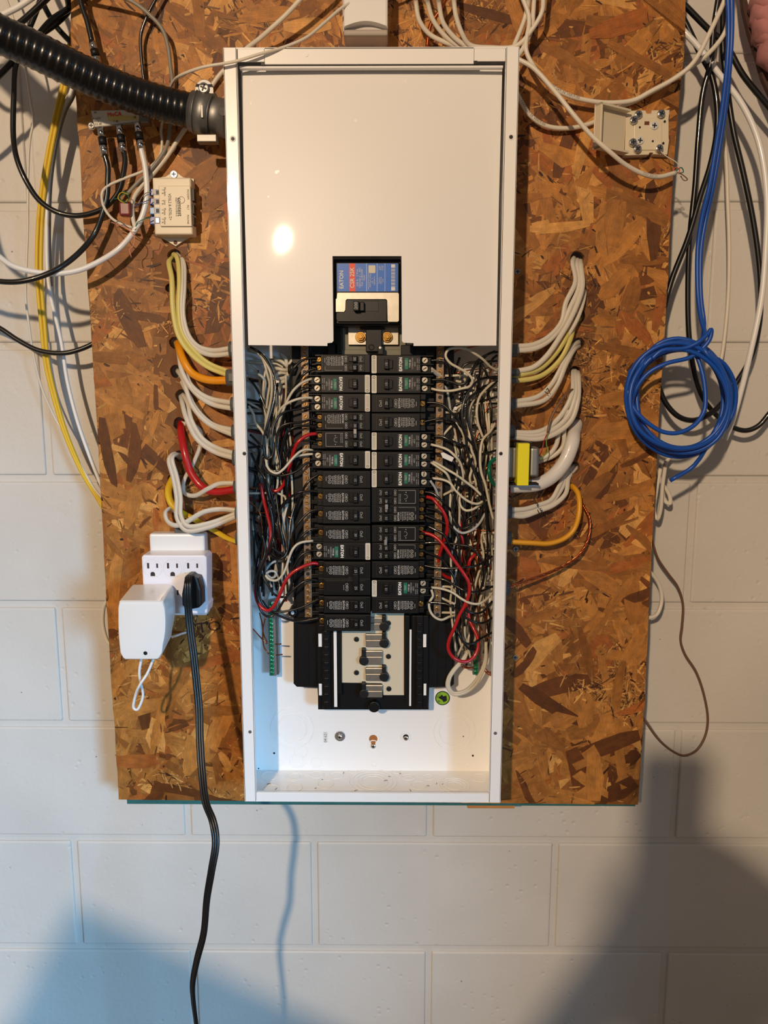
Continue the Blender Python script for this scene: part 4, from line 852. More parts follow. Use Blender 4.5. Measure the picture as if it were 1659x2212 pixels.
cable('thin_cable', 'thin white wire hanging full height at far left of the wall', 'cable', M_CAT, .0017, [(10, -12), (27, 35), (45, 95), (57, 155), (67, 220), (73, 257), (65, 300), (61, 370), (60, 500), (57, 584), (56, 645), (63, 703), (71, 757), (88, 831), (115, 895), (145, 949), (176, 1007), (203, 1054), (232, 1090)], (.13, .12, .13, .13, .14, .13), CG, n=7)
cable('network_cable', 'yellow cable hanging left of the board, left strand', 'cable', M_NMY, .0028, [(158, 60), (150, 95), (142, 150), (131, 200), (121, 240), (101, 340), (88, 422), (81, 507), (80, 601), (89, 703), (98, 787), (115, 858), (139, 936), (173, 1014), (218, 1090), (240, 1130)], (.13, .13, .14, .14, .13), CG)
cable('network_cable', 'yellow cable hanging left of the board, right strand', 'cable', M_NMY, .0028, [(166, 62), (158, 95), (149, 150), (139, 200), (129, 240), (109, 340), (96, 422), (90, 507), (89, 601), (97, 703), (105, 787), (121, 858), (144, 936), (177, 1014), (222, 1090), (244, 1130)], (.13, .13, .14, .14, .13), CG)
cable('network_cable', 'white cable hanging left of the board beside the yellow pair', 'cable', M_WPL, .0028, [(165, 150), (152, 203), (135, 236), (118, 304), (105, 388), (101, 507), (106, 618), (132, 736), (145, 821), (166, 905), (189, 973), (220, 1052)], (.13, .14, .14, .125), CG)
cable('network_cable', 'grey cable hanging close behind the white one left of the board', 'cable', M_GRYJ, .0022, [(170, 160), (159, 208), (142, 240), (124, 306), (111, 390), (107, 507), (111, 618)], (.14, .15, .15), CG)
cable('thin_cable', 'white cable loop bulging out beside the adapter at board left edge', 'cable', M_CAT, .0030, [(245, 1290), (228, 1303), (222, 1330), (224, 1360), (234, 1388), (250, 1400)], (.125, .13, .125), CG)
# --- cables right of the board
RG = 'cables on the right'
cat = lambda lab, xy, ys, r=.0030, m=M_CAT, nm_='network_cable', **kw: cable(nm_, lab, 'cable', m, r, xy, ys, RG, n=10, **kw)
cat('white network cable draped across board at right, upper of two', [(1125, -15), (1143, 40), (1136, 105), (1151, 141), (1177, 175), (1218, 202), (1268, 217), (1319, 222), (1370, 216), (1403, 199), (1464, 165), (1498, 135), (1535, 67), (1565, 0), (1568, -15)], (0.06, 0.06, 0.07, 0.075, 0.06, 0.05))
cat('white network cable draped across board into the open jack and back to box', [(1108, 180), (1124, 216), (1146, 250), (1180, 272), (1230, 277), (1278, 266), (1305, 252), (1336, 232), (1370, 219), (1396, 205), (1437, 182), (1487, 148), (1528, 118), (1562, 77), (1572, 50), (1574, -15)], (0.06, 0.075, 0.086, 0.088, 0.08, 0.07, 0.06))
cat('white network cable hanging below the jack with stripped end', [(1106, 120), (1125, 131), (1150, 145), (1194, 192), (1235, 243), (1275, 290), (1316, 327), (1353, 357), (1393, 377), (1423, 382), (1460, 373)], (.05, .045, .03, .03, .05, .07))
cat('white cable loop above the box, leftmost', [(896, -12), (898, 0), (905, 42), (926, 72), (956, 89), (1000, 103), (1040, 112)], (.05, .07, .08))
cat('white cable loop above the box, second from left', [(920, -12), (924, 5), (935, 42), (960, 76), (990, 99), (1020, 112)], (.045, .065, .08))
cat('white cable loop above the box, third from left', [(945, -12), (948, 5), (956, 46), (977, 76), (1006, 99), (1040, 114)], (.04, .06, .075))
cat('white cable loop above the box sweeping over to the right corner', [(980, -12), (981, 5), (985, 34), (998, 72), (1015, 97), (1060, 103), (1116, 99), (1150, 63), (1171, 25), (1174, -12)], (.04, .05, .07, .06, .05))
cat('white cable rising steeply at box top right corner, left one', [(1143, -12), (1141, 5), (1133, 42), (1110, 100), (1098, 130)], (.06, .07, .06))
cat('white cable rising at box top right corner, right one', [(1154, -12), (1152, 25), (1148, 63), (1124, 114), (1100, 140)], (.07, .065, .055))
cable('copper_wire', 'brown copper wire rising from the top of the box', 'wire', M_CU, .0026, [(968, -15), (952, 20), (930, 55), (922, 105)], (.06, .08))
cat('black coax sloping across the far top right corner', [(1470, 2), (1481, 13), (1531, 64), (1568, 98), (1605, 162), (1659, 229), (1700, 280)], (.12, .12, .12), .0040, M_COAX, 'coax_cable')
cat('black coax crossing behind the blue cables to the left hanging loop', [(1470, 30), (1481, 50), (1514, 118), (1535, 158), (1548, 219), (1548, 286), (1535, 354), (1514, 421), (1486, 515), (1450, 608), (1428, 699), (1417, 771), (1421, 825), (1439, 872), (1468, 901), (1500, 908), (1535, 893), (1560, 870), (1595, 820), (1623, 770), (1640, 700), (1643, 620), (1638, 554), (1626, 472), (1605, 371), (1585, 286), (1572, 202), (1562, 111), (1562, 0)], (.12, .12, .12, .11, .12, .12, .12), .0040, M_COAX, 'coax_cable')
cat('black coax hanging straight behind the blue coil and out to the right', [(1553, -12), (1541, 67), (1535, 135), (1518, 202), (1508, 303), (1501, 404), (1490, 510), (1486, 608), (1488, 717), (1497, 789), (1511, 843), (1526, 872), (1560, 908), (1585, 924), (1612, 930), (1638, 920), (1662, 893), (1700, 845)], (.10, .12, .13, .13, .13, .12), .0038, M_COAX, 'coax_cable')
cat('thick white cable hanging down the far right of the wall', [(1470, 58), (1477, 67), (1511, 104), (1555, 162), (1599, 219), (1632, 286), (1649, 354), (1657, 438), (1654, 539), (1645, 644), (1623, 753), (1601, 843), (1580, 915), (1566, 950)], (.12, .11, .1, .1, .12), .0040, M_WPL, 'coax_cable')
cat('white cable hanging straight down right of the blue cables', [(1545, 100), (1541, 192), (1565, 303), (1572, 438), (1575, 539), (1573, 640), (1562, 752), (1555, 790)], (.13, .14, .14, .14), .0028)
# blue cable, two strands and a hanging coil
def coil(cx, cy, rx, ry, a0, turns, ph, amp, Y0, Y1, seed):
    r = random.Random(seed); out = []; n = int(turns*14)
    for i in range(n+1):
        t = i/n; a = a0+2*PI*turns*t; k = 1+amp*math.sin(a*.73+ph)+r.uniform(-.012, .012)
        out.append((cx+rx*k*math.cos(a)+4*math.sin(a*.5+ph), cy+ry*(1+amp*math.cos(a*.61+ph*2))*math.sin(a), Y0+(Y1-Y0)*(.5-.5*math.cos(a*.5+ph))))
    return out
b1 = [(1566, -250, .03), (1572, -12, .03), (1574, 60, .035), (1571, 135, .04), (1562, 219, .05), (1549, 303, .06), (1532, 404, .07), (1516, 472, .08), (1507, 539, .085), (1508, 640, .08), (1515, 690, .07), (1522, 716, .06)]
b2 = [(1574, -250, .04), (1580, -12, .04), (1581, 60, .045), (1577, 135, .05), (1569, 219, .06), (1557, 303, .07), (1540, 404, .08), (1525, 472, .09), (1514, 539, .09), (1514, 640, .085), (1521, 700, .08)]
b1 += coil(1468, 862, 104, 116, -1.0, 4.6, .3, .09, .03, .075, 3)
b2 += coil(1470, 858, 108, 120, -1.15, 3.3, 2.1, .08, .03, .08, 5)+[(1500, 1005, .06), (1448, 1038, .06)]
for k, bpts in enumerate((b1, b2)):
    P = P3(bpts); bm = bm_new(); tube(bm, P, .0030, 10, 4)
    tag(obj('network_cable', bm, M_BLUE, loc=tuple(P[0])), ['blue network cable hanging at right, wound into the coil, front strand', 'blue network cable hanging at right with loose tail below the coil'][k], 'cable', RG)
cable('network_cable', 'short blue loop tying the top of the hanging coil', 'cable', M_BLUE, .0030, [(1408, 775), (1430, 757), (1480, 752), (1510, 738), (1528, 722), (1536, 712), (1534, 730), (1520, 750), (1490, 772), (1440, 785), (1400, 806), (1374, 840), (1360, 885)], (.035, .028, .03, .036, .05), RG)
cable('network_cable', 'blue loop crossing the inside of the hanging coil', 'cable', M_BLUE, .0030, [(1470, 748), (1498, 760), (1516, 800), (1524, 860), (1520, 890), (1500, 918), (1465, 935), (1430, 932), (1395, 910), (1368, 880), (1356, 840), (1362, 800)], (.05, .034, .03, .036, .05), RG)
cat('white cable loop hanging behind board edge below the coil, left one', [(1412, 1005), (1428, 1040), (1446, 1070), (1447, 1088), (1436, 1082), (1432, 1050), (1438, 1000), (1450, 985)], (.14, .14, .15), .0030)
cat('white cable loop hanging behind board edge below the coil, long one', [(1438, 1000), (1431, 1050), (1427, 1100), (1420, 1121), (1413, 1105), (1418, 1060), (1428, 1005)], (.12, .13, .14), .0030)
cat('small white cable loop beside the right board edge, low down', [(1398, 1232), (1412, 1244), (1426, 1270), (1429, 1300), (1418, 1328), (1396, 1336)], (.12, .13, .12), .0030)
cat('thin brown wire looping out low right of the board', [(1400, 1150), (1408, 1167), (1421, 1206), (1443, 1239), (1464, 1268), (1475, 1304), (1473, 1351), (1470, 1383), (1479, 1412), (1504, 1452), (1522, 1506), (1529, 1557), (1522, 1593), (1504, 1621), (1479, 1632), (1457, 1625), (1425, 1600), (1385, 1545)], (.12, .15, .155, .15, .12), .0019, M_BROWN, 'thin_cable')
# --- stripped wire ends
for lab, m_, pts, ys in (('tiny white wire from jack screw to the stripped cable end', M_CAT, [(1425, 325), (1440, 338), (1460, 350), (1470, 362)], (.075, .08)), ('tiny brown wire loop at the stripped cable end', M_BROWN, [(1462, 372), (1475, 378), (1485, 388), (1478, 390), (1470, 380)], (.07, .08)), ('tiny green wire at the stripped cable end', M_WIREG, [(1460, 370), (1472, 362), (1476, 372), (1468, 374)], (.07, .08)), ('tiny orange wire curl at the stripped cable end', mat('orange_wire', (196, 92, 50), .4), [(1454, 374), (1458, 362), (1468, 366), (1466, 376)], (.068, .07))):
    cable('stripped_wire', lab, 'wire', m_, .0007, pts, ys, n=5)
for i, (m_, nm_, pts) in enumerate(((M_GREEN, 'green', [(276, 418), (268, 414), (258, 420), (262, 432), (274, 436), (278, 424), (268, 419), (256, 428), (247, 430)]), (M_NMY, 'yellow', [(278, 420), (262, 416), (255, 428), (268, 438), (276, 430)]), (mat('pink_wire', (226, 150, 130), .4), 'pink', [(240, 480), (262, 488), (280, 498), (290, 512), (288, 530), (280, 540), (284, 556)]), (M_BROWN, 'brown', [(292, 500), (275, 490), (258, 478), (248, 484), (254, 500), (268, 516)]), (M_GREEN, 'dark green', [(292, 498), (296, 482), (310, 474), (326, 470)]), (M_BLUEP, 'blue', [(290, 448), (300, 440), (312, 436), (326, 430)]), (M_GRYJ, 'grey', [(300, 446), (304, 430), (314, 418), (328, 414)]), (M_CAT, 'white', [(284, 492), (290, 496), (296, 492), (294, 500), (286, 500), (280, 494)]))):
    cable('stripped_wire', 'hair thin %s phone wire among the splices left of the ivory phone filter' % nm_, 'wire', m_, .0006, pts, (.062, .055, .06), n=5, sub=4)
bm = bm_new(); p = at(270, 450, .06); box(bm, p.x-.008, p.x+.008, .058, .070, p.z-.010, p.z+.009, .003, 3)
tag(obj('splice_connector', bm, mat('splice_red', (120, 50, 46), .25, coat=.4), loc=tuple(p)), 'small translucent red splice connector left of the phone filter', 'connector')
# ------------------------------------------------------------------ coax splitter
sp_ = thing('coax_splitter', 'small metal coax splitter with printed label, under the black conduit', 'splitter', at(255, 275, .075))
bm = bm_new(); prism(bm, pxpoly([(195, 238), (319, 236), (320, 264), (203, 276)], .066), .066, .082, .0012); obj('body', bm, M_STEEL, sp_)
bm = bm_new(); prism(bm, pxpoly([(197, 240), (300, 238), (300, 262), (205, 273)], .0655), .0655, .066); obj('label_plate', bm, M_STICK, sp_)
bm = bm_new(); prism(bm, pxpoly([(232, 248), (296, 250), (298, 258), (235, 262)], .0653), .0653, .0655, mi=0); obj('yellow_stripe', bm, mat('pale_gold', (214, 196, 120), .5), sp_)
bm = bm_new(); text(bm, 'MoCA', .0070, at(247, 247, .0651), -4, 1, bold=.0002); flatobj('printed_text', bm, M_LRED, sp_)
bm = bm_new()
for s_, x, y in (('IN', 206, 243), ('5-1675', 209, 256), ('MHz', 208, 262), ('-3.5 dB', 211, 268), ('7 dB', 250, 262), ('dB', 291, 253)): text(bm, s_, .0036, at(x, y, .0650), -3)
flatobj('printed_text', bm, M_DEEP, sp_)
for x, y in ((198, 272), (313, 252)): bm = bm_new(); p = at(x, y, .078); cyl(bm, (p.x, p.z), .0052, .078, .082, 18, bev=.0004); obj('mounting_ear', bm, M_STEEL, sp_); put(scr, 'screw', sp_, (p.x, .0775, p.z))
def fconn(p0, p1, Y, lab):
    a, b_ = at(*p0, Y), at(*p1, Y); d = b_-a
    t = thing('coax_connector', lab, 'connector', tuple(a), 'coax connectors on the splitter')
    for u0, u1, r, m_, nm_ in ((0, .36, .0050, M_CHROME, 'nut'), (.34, .60, .0054, M_DEEP, 'black_band'), (.58, 1, .0052, M_CHROME, 'sleeve')):
        bm = bm_new(); cyl2(bm, a+d*u0, a+d*u1, r, n=18 if nm_ != 'nut' else 6)
        if nm_ == 'sleeve': cyl2(bm, a+d*.7, a+d*.74, r*1.05, n=18)
        obj(nm_, bm, m_, t)
fconn((217, 276), (227, 338), .066, 'silver and black coax plug on splitter, left of three')
fconn((257, 272), (267, 331), .066, 'silver and black coax plug on splitter, middle of three')
fconn((296, 266), (306, 326), .066, 'silver and black coax plug on splitter, right of three')
fconn((199, 90), (212, 142), .068, 'silver and black coax plug above the conduit')
# ------------------------------------------------------------------ phone filter
pf = thing('phone_filter', 'ivory phone line filter box with blue terminals, left of the panel box', 'phone filter', at(377, 510, .09))
bm = bm_new(); prism(bm, pxpoly([(377, 368), (395, 384), (419, 386), (419, 508), (398, 518), (379, 532), (360, 520), (336, 508), (333, 384), (358, 383)], .088), .088, YB, .0006); obj('flange', bm, M_IVORY, pf)
bm = bm_new(); pxbox(bm, 334, 383, 412, 507, .066, .022, .002, 3); obj('body', bm, M_IVORY, pf)
bm = bm_new(); pxbox(bm, 346, 401, 411, 489, .063, .004, .0008); obj('raised_lid', bm, M_IVORY, pf)
bm = bm_new(); p = at(379, 524, .0878); cyl(bm, (p.x, p.z), .0028, .0878, .089, 14); obj('mounting_hole', bm, mat('hole_brown', (96, 50, 20), .6), pf)
p = at(376, 377, .088); put(screw_mesh('filter_screw', .0050, .0018, M_CHROME, '+'), 'filter_screw', pf, (p.x, .088, p.z))
for y0, y1 in ((407, 434), (441, 462), (467, 486)):
    bm = bm_new(); pxbox(bm, 411.6, y0, 419, y1, .068, .012, .0003); obj('port', bm, M_DEEP, pf)
for i, (y0, y1) in enumerate(((407, 423), (427, 443), (447, 463), (467, 485))):
    bm = bm_new(); pxbox(bm, 323, y0, 336, y1, .068, .012, .0012); pxbox(bm, 334, y0+2, 345, y1-2, .0655, .004, .0005); o = obj('terminal_block', bm, [M_BLUEP, mat('sky_plastic', (96, 150, 206), .3), ][1:] if i == 2 else M_BLUEP, pf)
    bm = bm_new(); pxbox(bm, 337, y0+4, 343, y1-4, .0648, .001); obj('terminal_contact', bm, M_CHROME if i == 3 else M_DEEP, pf)
bm = bm_new(); Y = .0627
text(bm, 'comtest', .0080, at(388, 447, Y), 90, .9, bold=.0001); text(bm, 'NETWORKS', .0034, at(381, 447, Y), 90, 1.3); text(bm, 'VDSL2 & ADSL/2+', .0054, at(367, 447, Y), 90, .82)
p = at(392, 432, Y); torus(bm, (p.x, Y, p.z), .0042, .0002, n=24, m=4)
for s_, y in (('Modem', 414), ('Line', 437), ('Phone', 457), ('Phone', 477)): text(bm, s_, .0040, at(356, y, Y), 90, .9); text(bm, 'T  R', .0036, at(351, y, Y), 90)
for s_, y in (('MODEM', 420), ('FILT', 448), ('PHONE', 474)): text(bm, s_, .0036, at(406, y, Y), 90)
flatobj('printed_text', bm, M_DPRINT, pf)
# ------------------------------------------------------------------ open phone jack at the right
pj = thing('phone_jack', 'opened ivory phone jack with hinged lid and screw terminals, right of the box', 'phone jack', at(1400, 335, .09))
bm = bm_new(); prism(bm, pxpoly([(1352, 239), (1395, 238), (1396, 247), (1408, 247), (1408, 238), (1447, 237), (1445, 255), (1443, 262), (1443, 300), (1446, 302), (1442, 334), (1411, 333), (1411, 328), (1402, 328), (1402, 334), (1350, 336)], .080), .080, YB, .0008); obj('base', bm, M_IVORY, pj)
oc = pxpoly([(1380, 253), (1418, 253), (1430, 265), (1430, 312), (1418, 325), (1380, 325), (1369, 316), (1369, 264)], .0795)
bm = bm_new(); prism(bm, oc, .0785, .081, .0012); obj('raised_centre', bm, M_IVORY, pj)
bm = bm_new(); pxbox(bm, 1392, 262, 1403, 270, .0782, .001, .0002); obj('cable_hole', bm, mat('hole_brown', (96, 50, 20), .6), pj)
js = screw_mesh('terminal_screw', .0052, .0042, M_CHROME, '+', 18)
for k, (x, y) in enumerate(((1378, 249), (1368, 261), (1427, 247), (1366, 309), (1376, 323), (1423, 322))): p = at(x, y, .079); put(js, 'terminal_screw', pj, (p.x, .0785, p.z), k)
js2 = screw_mesh('mounting_screw', .0052, .0014, mat('white_screw', (214, 216, 214), .35, .2), '+', 18)
for x, y in ((1413, 272), (1382, 304)): p = at(x, y, .079); put(js2, 'mounting_screw', pj, (p.x, .0783, p.z), .1)
bm = bm_new()
for x, y in ((1436, 262), (1433, 309), (1382, 275), (1410, 305)): p = at(x, y, .0784); cyl(bm, (p.x, p.z), .0014, .0781, .0795, 10)
obj('pin_hole', bm, M_DEEP, pj, kind='stuff')
# the open lid: a shallow tray hinged at the left edge of the base, tilted towards the viewer
lid = obj('hinged_lid', bm_new(), M_IVORY, pj); bpy.data.objects.remove(lid)
def lidbox(bm, u0, u1, w0, w1, v0, v1):
    """u along the lid from the hinge outwards, w depth of the rim towards the viewer, v height"""
    h0, h1 = at(1350, 245, .079), at(1350, 334, .079); o_ = at(1283, 275, .052)
    eu = Vector((o_.x-h0.x, .052-.079, 0)); 
    t = bmesh.new(); bmesh.ops.create_cube(t, size=1); nrm = Vector((eu.y, -eu.x, 0)).normalized(); nrm = nrm if nrm.y < 0 else -nrm
    for v in t.verts:
        u = u0+(u1-u0)*(v.co.x+.5); w = w0+(w1-w0)*(v.co.y+.5); q = v0+(v1-v0)*(v.co.z+.5)
        v.co = h0+eu*u+nrm*w; v.co.z = h1.z+(h0.z-h1.z)*q
    bmesh.ops.bevel(t, geom=t.edges[:], offset=.0003, segments=1, affect='EDGES'); join(bm, t)
bm = bm_new(); lidbox(bm, 0, 1, 0, .0012, -.02, 1.02); lidbox(bm, 0.03, 1, .0005, .012, .98, 1.02); lidbox(bm, .03, 1, .0005, .012, -.02, .02); lidbox(bm, .96, 1, .0005, .012, -.02, 1.02)
obj('hinged_lid', bm, M_IVORY, pj)
# ------------------------------------------------------------------ outlet group
oc_ = thing('outlet_cover', 'white wall outlet cover on board, mostly hidden behind the plug adapter', 'outlet', at(385, 1325, .09))
bm = bm_new(); pxbox(bm, 329.5, 1153, 441, 1330, .070, YB-.070, .0035, 3); obj('cover', bm, M_WPL, oc_)
bm = bm_new(); pxbox(bm, 368, 1192, 399, 1194, .0698, .001); obj('seam', bm, M_DPRINT, oc_)
bm = bm_new(); pxbox(bm, 377, 1137, 417, 1156, .074, .018, .001); tag(obj('junction_box', bm, M_GREYP, loc=tuple(at(397, 1150, .08))), 'dark grey box end peeking out above the outlet cover', 'junction box')
ad = thing('outlet_adapter', 'white six outlet plug adapter with black plug and charger in it', 'plug adapter', at(375, 1325, .07))
YA = .036
bm = bm_new(); a = [(305, 1204), (309, 1199), (440, 1199), (446, 1205), (446, 1303), (449, 1308), (447, 1324), (443, 1327), (400, 1327), (398, 1322), (315, 1322), (311, 1318)]
prism(bm, pxpoly(a, YA), YA, .070, .0025); obj('body', bm, mat('bright_white_plastic', (240, 238, 246), .28, coat=.2), ad)
def socket(cx, cy, Y, big_=True):
    p = at(cx, cy, Y); bm = bm_new(); torus(bm, (p.x, Y, p.z), .0128, .0003, n=36, m=4); r = obj('socket', bm, M_WPL, ad)
    for dx, w, h in ((-10, .0014, .0078), (9.5, .0012, .0062)):
        q = at(cx+dx, cy-6, Y); bm = bm_new(); box(bm, q.x-w, q.x+w, Y-.0002, Y+.001, q.z-h/2, q.z+h/2); obj('slot', bm, mat('slot_dark', (44, 32, 36), .5), r)
    q = at(cx, cy+12, Y); bm = bm_new(); prism(bm, [(q.x+.0032*math.cos(a_), q.z+.0032*math.sin(a_)) for a_ in [PI*k/8 for k in range(9)]]+[(q.x-.0032, q.z-.003), (q.x+.0032, q.z-.003)], Y-.0002, Y+.001); obj('ground_hole', bm, mat('slot_dark', (44, 32, 36), .5), r)
for cx in (330, 373, 416.5): socket(cx, 1228, YA)
bm = bm_new(); q = at(384, 1280, YA); box(bm, q.x-.0012, q.x+.0012, YA-.0002, YA+.001, q.z-.0035, q.z+.0035); obj('slot', bm, mat('slot_dark', (44, 32, 36), .5), ad)
# charger: loft from the back rectangle to the bulging front
wa = thing('wall_charger', 'bulky white wall charger block plugged in left of the black plug', 'charger', at(310, 1424, 0))
def outl(x0, x1, y0, y1, bulge, n=7):
    """barrel outline in pixels, clockwise from top left"""
    out = []; r = 6
    out += [(x0+r, y0), (x1-r, y0), (x1-1.5, y0+2)]
    for k in range(n): t = (k+.5)/n; out.append((x1+bulge*math.sin(PI*min(1, t*1.1+.1))-9*max(0, t-.55)**1.2, y0+r+(y1-y0-2*r)*t))
    out += [(x1-9, y1-4), (x1-14, y1), (x0+14, y1), (x0+9, y1-4)]
    for k in range(n)[::-1]: t = (k+.5)/n; out.append((x0-bulge*.2+12*max(0, t-.4)**1.5, y0+r+(y1-y0-2*r)*t))
    out += [(x0+1.5, y0+2)]
    return out
YFc, YBc = -.045, .030
bm = bm_new(); secs = []
fo = outl(257, 355, 1297, 1424, 5); bo = outl(284, 373, 1263, 1388, 6)
for t, (sc_, Yv) in ((0, (.90, YFc-.0000)), (.0, (.965, YFc+.0006)), (.03, (1, YFc+.003)), (1, (1, YBc))):
    ring = []
    for (fx, fy), (bx2, by2) in zip(fo, bo):
        a = at(fx, fy, YFc+.003); b_ = at(bx2, by2, YBc); q = a.lerp(b_, t)
        c_ = at(309, 1360, YFc+.003).lerp(at(330, 1326, YBc), t); q = c_+(q-c_)*sc_; q.y = Yv; ring.append(bm.verts.new(q))
    secs.append(ring)
n = len(secs[0]); bm.faces.new(secs[0]); bm.faces.new(secs[-1][::-1])
for a, b_ in zip(secs, secs[1:]):
    for i in range(n): bm.faces.new((a[i], b[i], b[(i+1) % n], a[(i+1) % n])) if False else bm.faces.new((a[i], b_[i], b_[(i+1) % n], a[(i+1) % n]))
obj('casing', bm, M_WPL, wa, smooth=True).data.set_sharp_from_angle(angle=.5)
bm = bm_new(); p = at(314, 1411, YFc-.0002); cyl(bm, (p.x, p.z), .0022, YFc-.0004, YFc+.0015, 16); torus(bm, (p.x, YFc-.0002, p.z), .0023, .0004, n=18, m=5); obj('indicator_light', bm, mat('dark_green_led', (10, 40, 34), .2, coat=.6), wa)
bm = bm_new(); p = at(300, 1300, YBc); tube(bm, P3([(306, 1420, 0), (301, 1452, 0), (304, 1475, .005), (309, 1501, .01), (304, 1520, .01), (296, 1533, .01), (289, 1530, .01), (293, 1501, .006), (303, 1478, -.004), (318, 1455, 0), (332, 1422, .004)]), .0019, 8, 6)
tag(obj('charger_wire', bm, M_WPL, loc=tuple(at(306, 1424, 0))), 'thin white twin wire looping down from the charger', 'wire')
cable('charger_wire', 'short white wire stub going from charger into the board', 'wire', M_WPL, .0018, [(372, 1376), (384, 1372), (392, 1369), (402, 1366)], (.05, .07, .095))
# black plug and cord
bp_ = thing('power_plug', 'black plug in the white adapter with flat cord leading down', 'plug', at(414, 1317, YA))
bm = bm_new(); prism(bm, pxpoly([(399, 1246), (404, 1243), (412, 1243), (417, 1247), (427, 1250), (434, 1275), (435, 1308), (428, 1314), (412, 1317), (400, 1316), (393, 1308), (392, 1285)], .012), .012, YA-.0004, .003)
obj('plug_body', bm, M_BLK, bp_)
cxy = [(407, 1247, .008), (406, 1258, .000), (405, 1280, -.003), (407, 1317, -.003), (411, 1360, -.006), (417, 1404, -.012), (424, 1469, -.02), (430, 1534, -.03), (432, 1600, -.045), (437, 1675, -.065), (445, 1735, -.085), (460, 1775, -.1), (466, 1820, -.11), (457, 1880, -.12), (447, 1940, -.125), (440, 2015, -.13), (425, 2075, -.13), (416, 2125, -.13), (418, 2165, -.13), (424, 2212, -.13), (432, 2280, -.13), (446, 2500, -.12), (438, 2800, -.12), (442, 3120, -.12)]
P = spline(P3(cxy), 8); bm = bm_new(); N_ = len(P)
for k in (-1, 0, 1):
    Q = []
    for i, p in enumerate(P):
        t = (P[min(i+1, N_-1)]-P[max(i-1, 0)]).normalized(); u = Vector((t.z, 0, -t.x)).normalized(); f = i/N_
        w = 1.0 if f < .5 else max(.5, 1-(f-.5)*1.6)
        Q.append(p+u*.0031*k*w+Vector((0, 1, 0))*.0031*k*math.sqrt(max(0, 1-w*w)))
    tube(bm, Q, .0023 if k else .0021, 8, raw=True)
obj('power_cord', bm, mat('cord_black', (14, 14, 15), .33), bp_)
# ------------------------------------------------------------------ white device at the very top and insulation
dv = thing('white_sensor', 'small white plastic unit with curved foot at top centre above the box', 'device', at(790, 76, .05))
bm = bm_new(); a, b_ = at(740, 70, .05), at(838, -60, .05); prism(bm, rrect(a.x, b_.x, a.z, b_.z, .004), .050, YB, .002); obj('back_shell', bm, mat('device_white', (206, 200, 196), .35, coat=.2), dv)
a, b_ = at(742, 52, .036), at(838, -60, .036); bm = bm_new(); n = 14; mid = (a.x+b_.x)/2; hw = (b_.x-a.x)/2
prism(bm, [(b_.x, b_.z), (a.x, b_.z)]+[(a.x+2*hw*k/n, a.z-.002+.0065*math.sin(PI*k/n)) for k in range(n+1)], .038, .052, .003); obj('front_shell', bm, M_WPL, dv)
bm = bm_new(); a, b_ = at(742, 74, .042), at(838, 60, .042); box(bm, a.x, b_.x, .045, .052, a.z, b_.z, .002); obj('foot', bm, mat('device_grey', (170, 160, 150), .4), dv)
bm = bm_new()
for k in range(26):
    x, y = 1655+random.uniform(-8, 70)+k, random.uniform(-90, 110)
    if x < 1650+max(0, y)*.36: continue
    p = at(x, y, .1); t = bmesh.new(); bmesh.ops.create_icosphere(t, subdivisions=3, radius=random.uniform(.02, .036))
    for v in t.verts: v.co *= 1+.16*math.sin(v.co.x*300+k)*math.sin(v.co.z*260)+random.uniform(-.05, .05)
    for f in t.faces: f.smooth = True
    join(bm, t, 0, Matrix.Translation(p))
b9 = bm_new(); prism(b9, pxpoly([(1596, -80), (1606, -80), (1612, 0), (1622, 30), (1630, 62), (1644, 100), (1658, 150), (1690, 230), (1680, 240), (1648, 170), (1634, 120), (1618, 70), (1606, 20)], .12), .12, .128, .001); tag(obj('kraft_facing', b9, mat('kraft_brown', (78, 52, 44), .8, bump=.4, bscale=90), loc=tuple(at(1612, 0, .12))), 'torn dark brown kraft paper edge beside the pink insulation', 'paper')
tag(obj('insulation', bm, M_INS, loc=tuple(at(1659, 40, .1)), kind='stuff'), 'pink fibreglass insulation hanging in at the top right corner', 'insulation')
# ------------------------------------------------------------------ wires inside the box
c2 = (530, 720, 5.72); c4 = (530, 1080, 5.53); c3_ = (800, 720, 5.35); c5 = (800, 1080, 5.35)
IN = []
def gutter_wire(color, side, what, fr, xy, ys, r=None, sub=5):
    m_, r_ = {'black': (M_KW, .0017), 'cream': (M_WW, .0018), 'pale grey': (M_GW, .0018), 'red': (M_RW, .0025), 'copper': (M_CU, .0010), 'green': (M_WIREG, .0026)}[color]
    return cable('%s_wire' % ('insulated' if color != 'copper' else 'bare'), '%s wire %s' % (color, what), 'wire', m_, r or r_, xy, ys, 'wires in the %s gutter of the box' % side, fr, sub, 8)
l = lambda *a, **k: gutter_wire(a[0], 'left', a[1], c2, a[2], a[3], **k)
l('black', 'arching from the top left breaker, upper terminal', [(885, 305), (780, 310), (680, 350), (600, 430), (560, 530), (545, 650), (540, 800), (500, 950), (470, 1100), (440, 1300)], (.034, .03, .035, .055))
l('black', 'from the top left breaker, lower terminal', [(890, 430), (790, 460), (720, 510), (680, 560), (620, 640), (570, 740), (540, 850), (520, 980), (500, 1200)], (.036, .034, .045, .06))
l('cream', 'swooping from the second left breaker down the gutter', [(820, 560), (740, 590), (660, 640), (590, 710), (540, 790), (500, 870), (470, 950), (430, 1060), (400, 1200), (380, 1400)], (.038, .030, .035, .06))
l('black', 'from the second left breaker, lower terminal', [(880, 670), (780, 670), (700, 690), (620, 730), (560, 800), (520, 900), (480, 1020), (450, 1200)], (.038, .034, .045, .06))
l('cream', 'swooping from the third left breaker', [(830, 800), (740, 795), (640, 815), (550, 850), (470, 900), (415, 970), (400, 1080), (420, 1250)], (.038, .030, .035, .06))
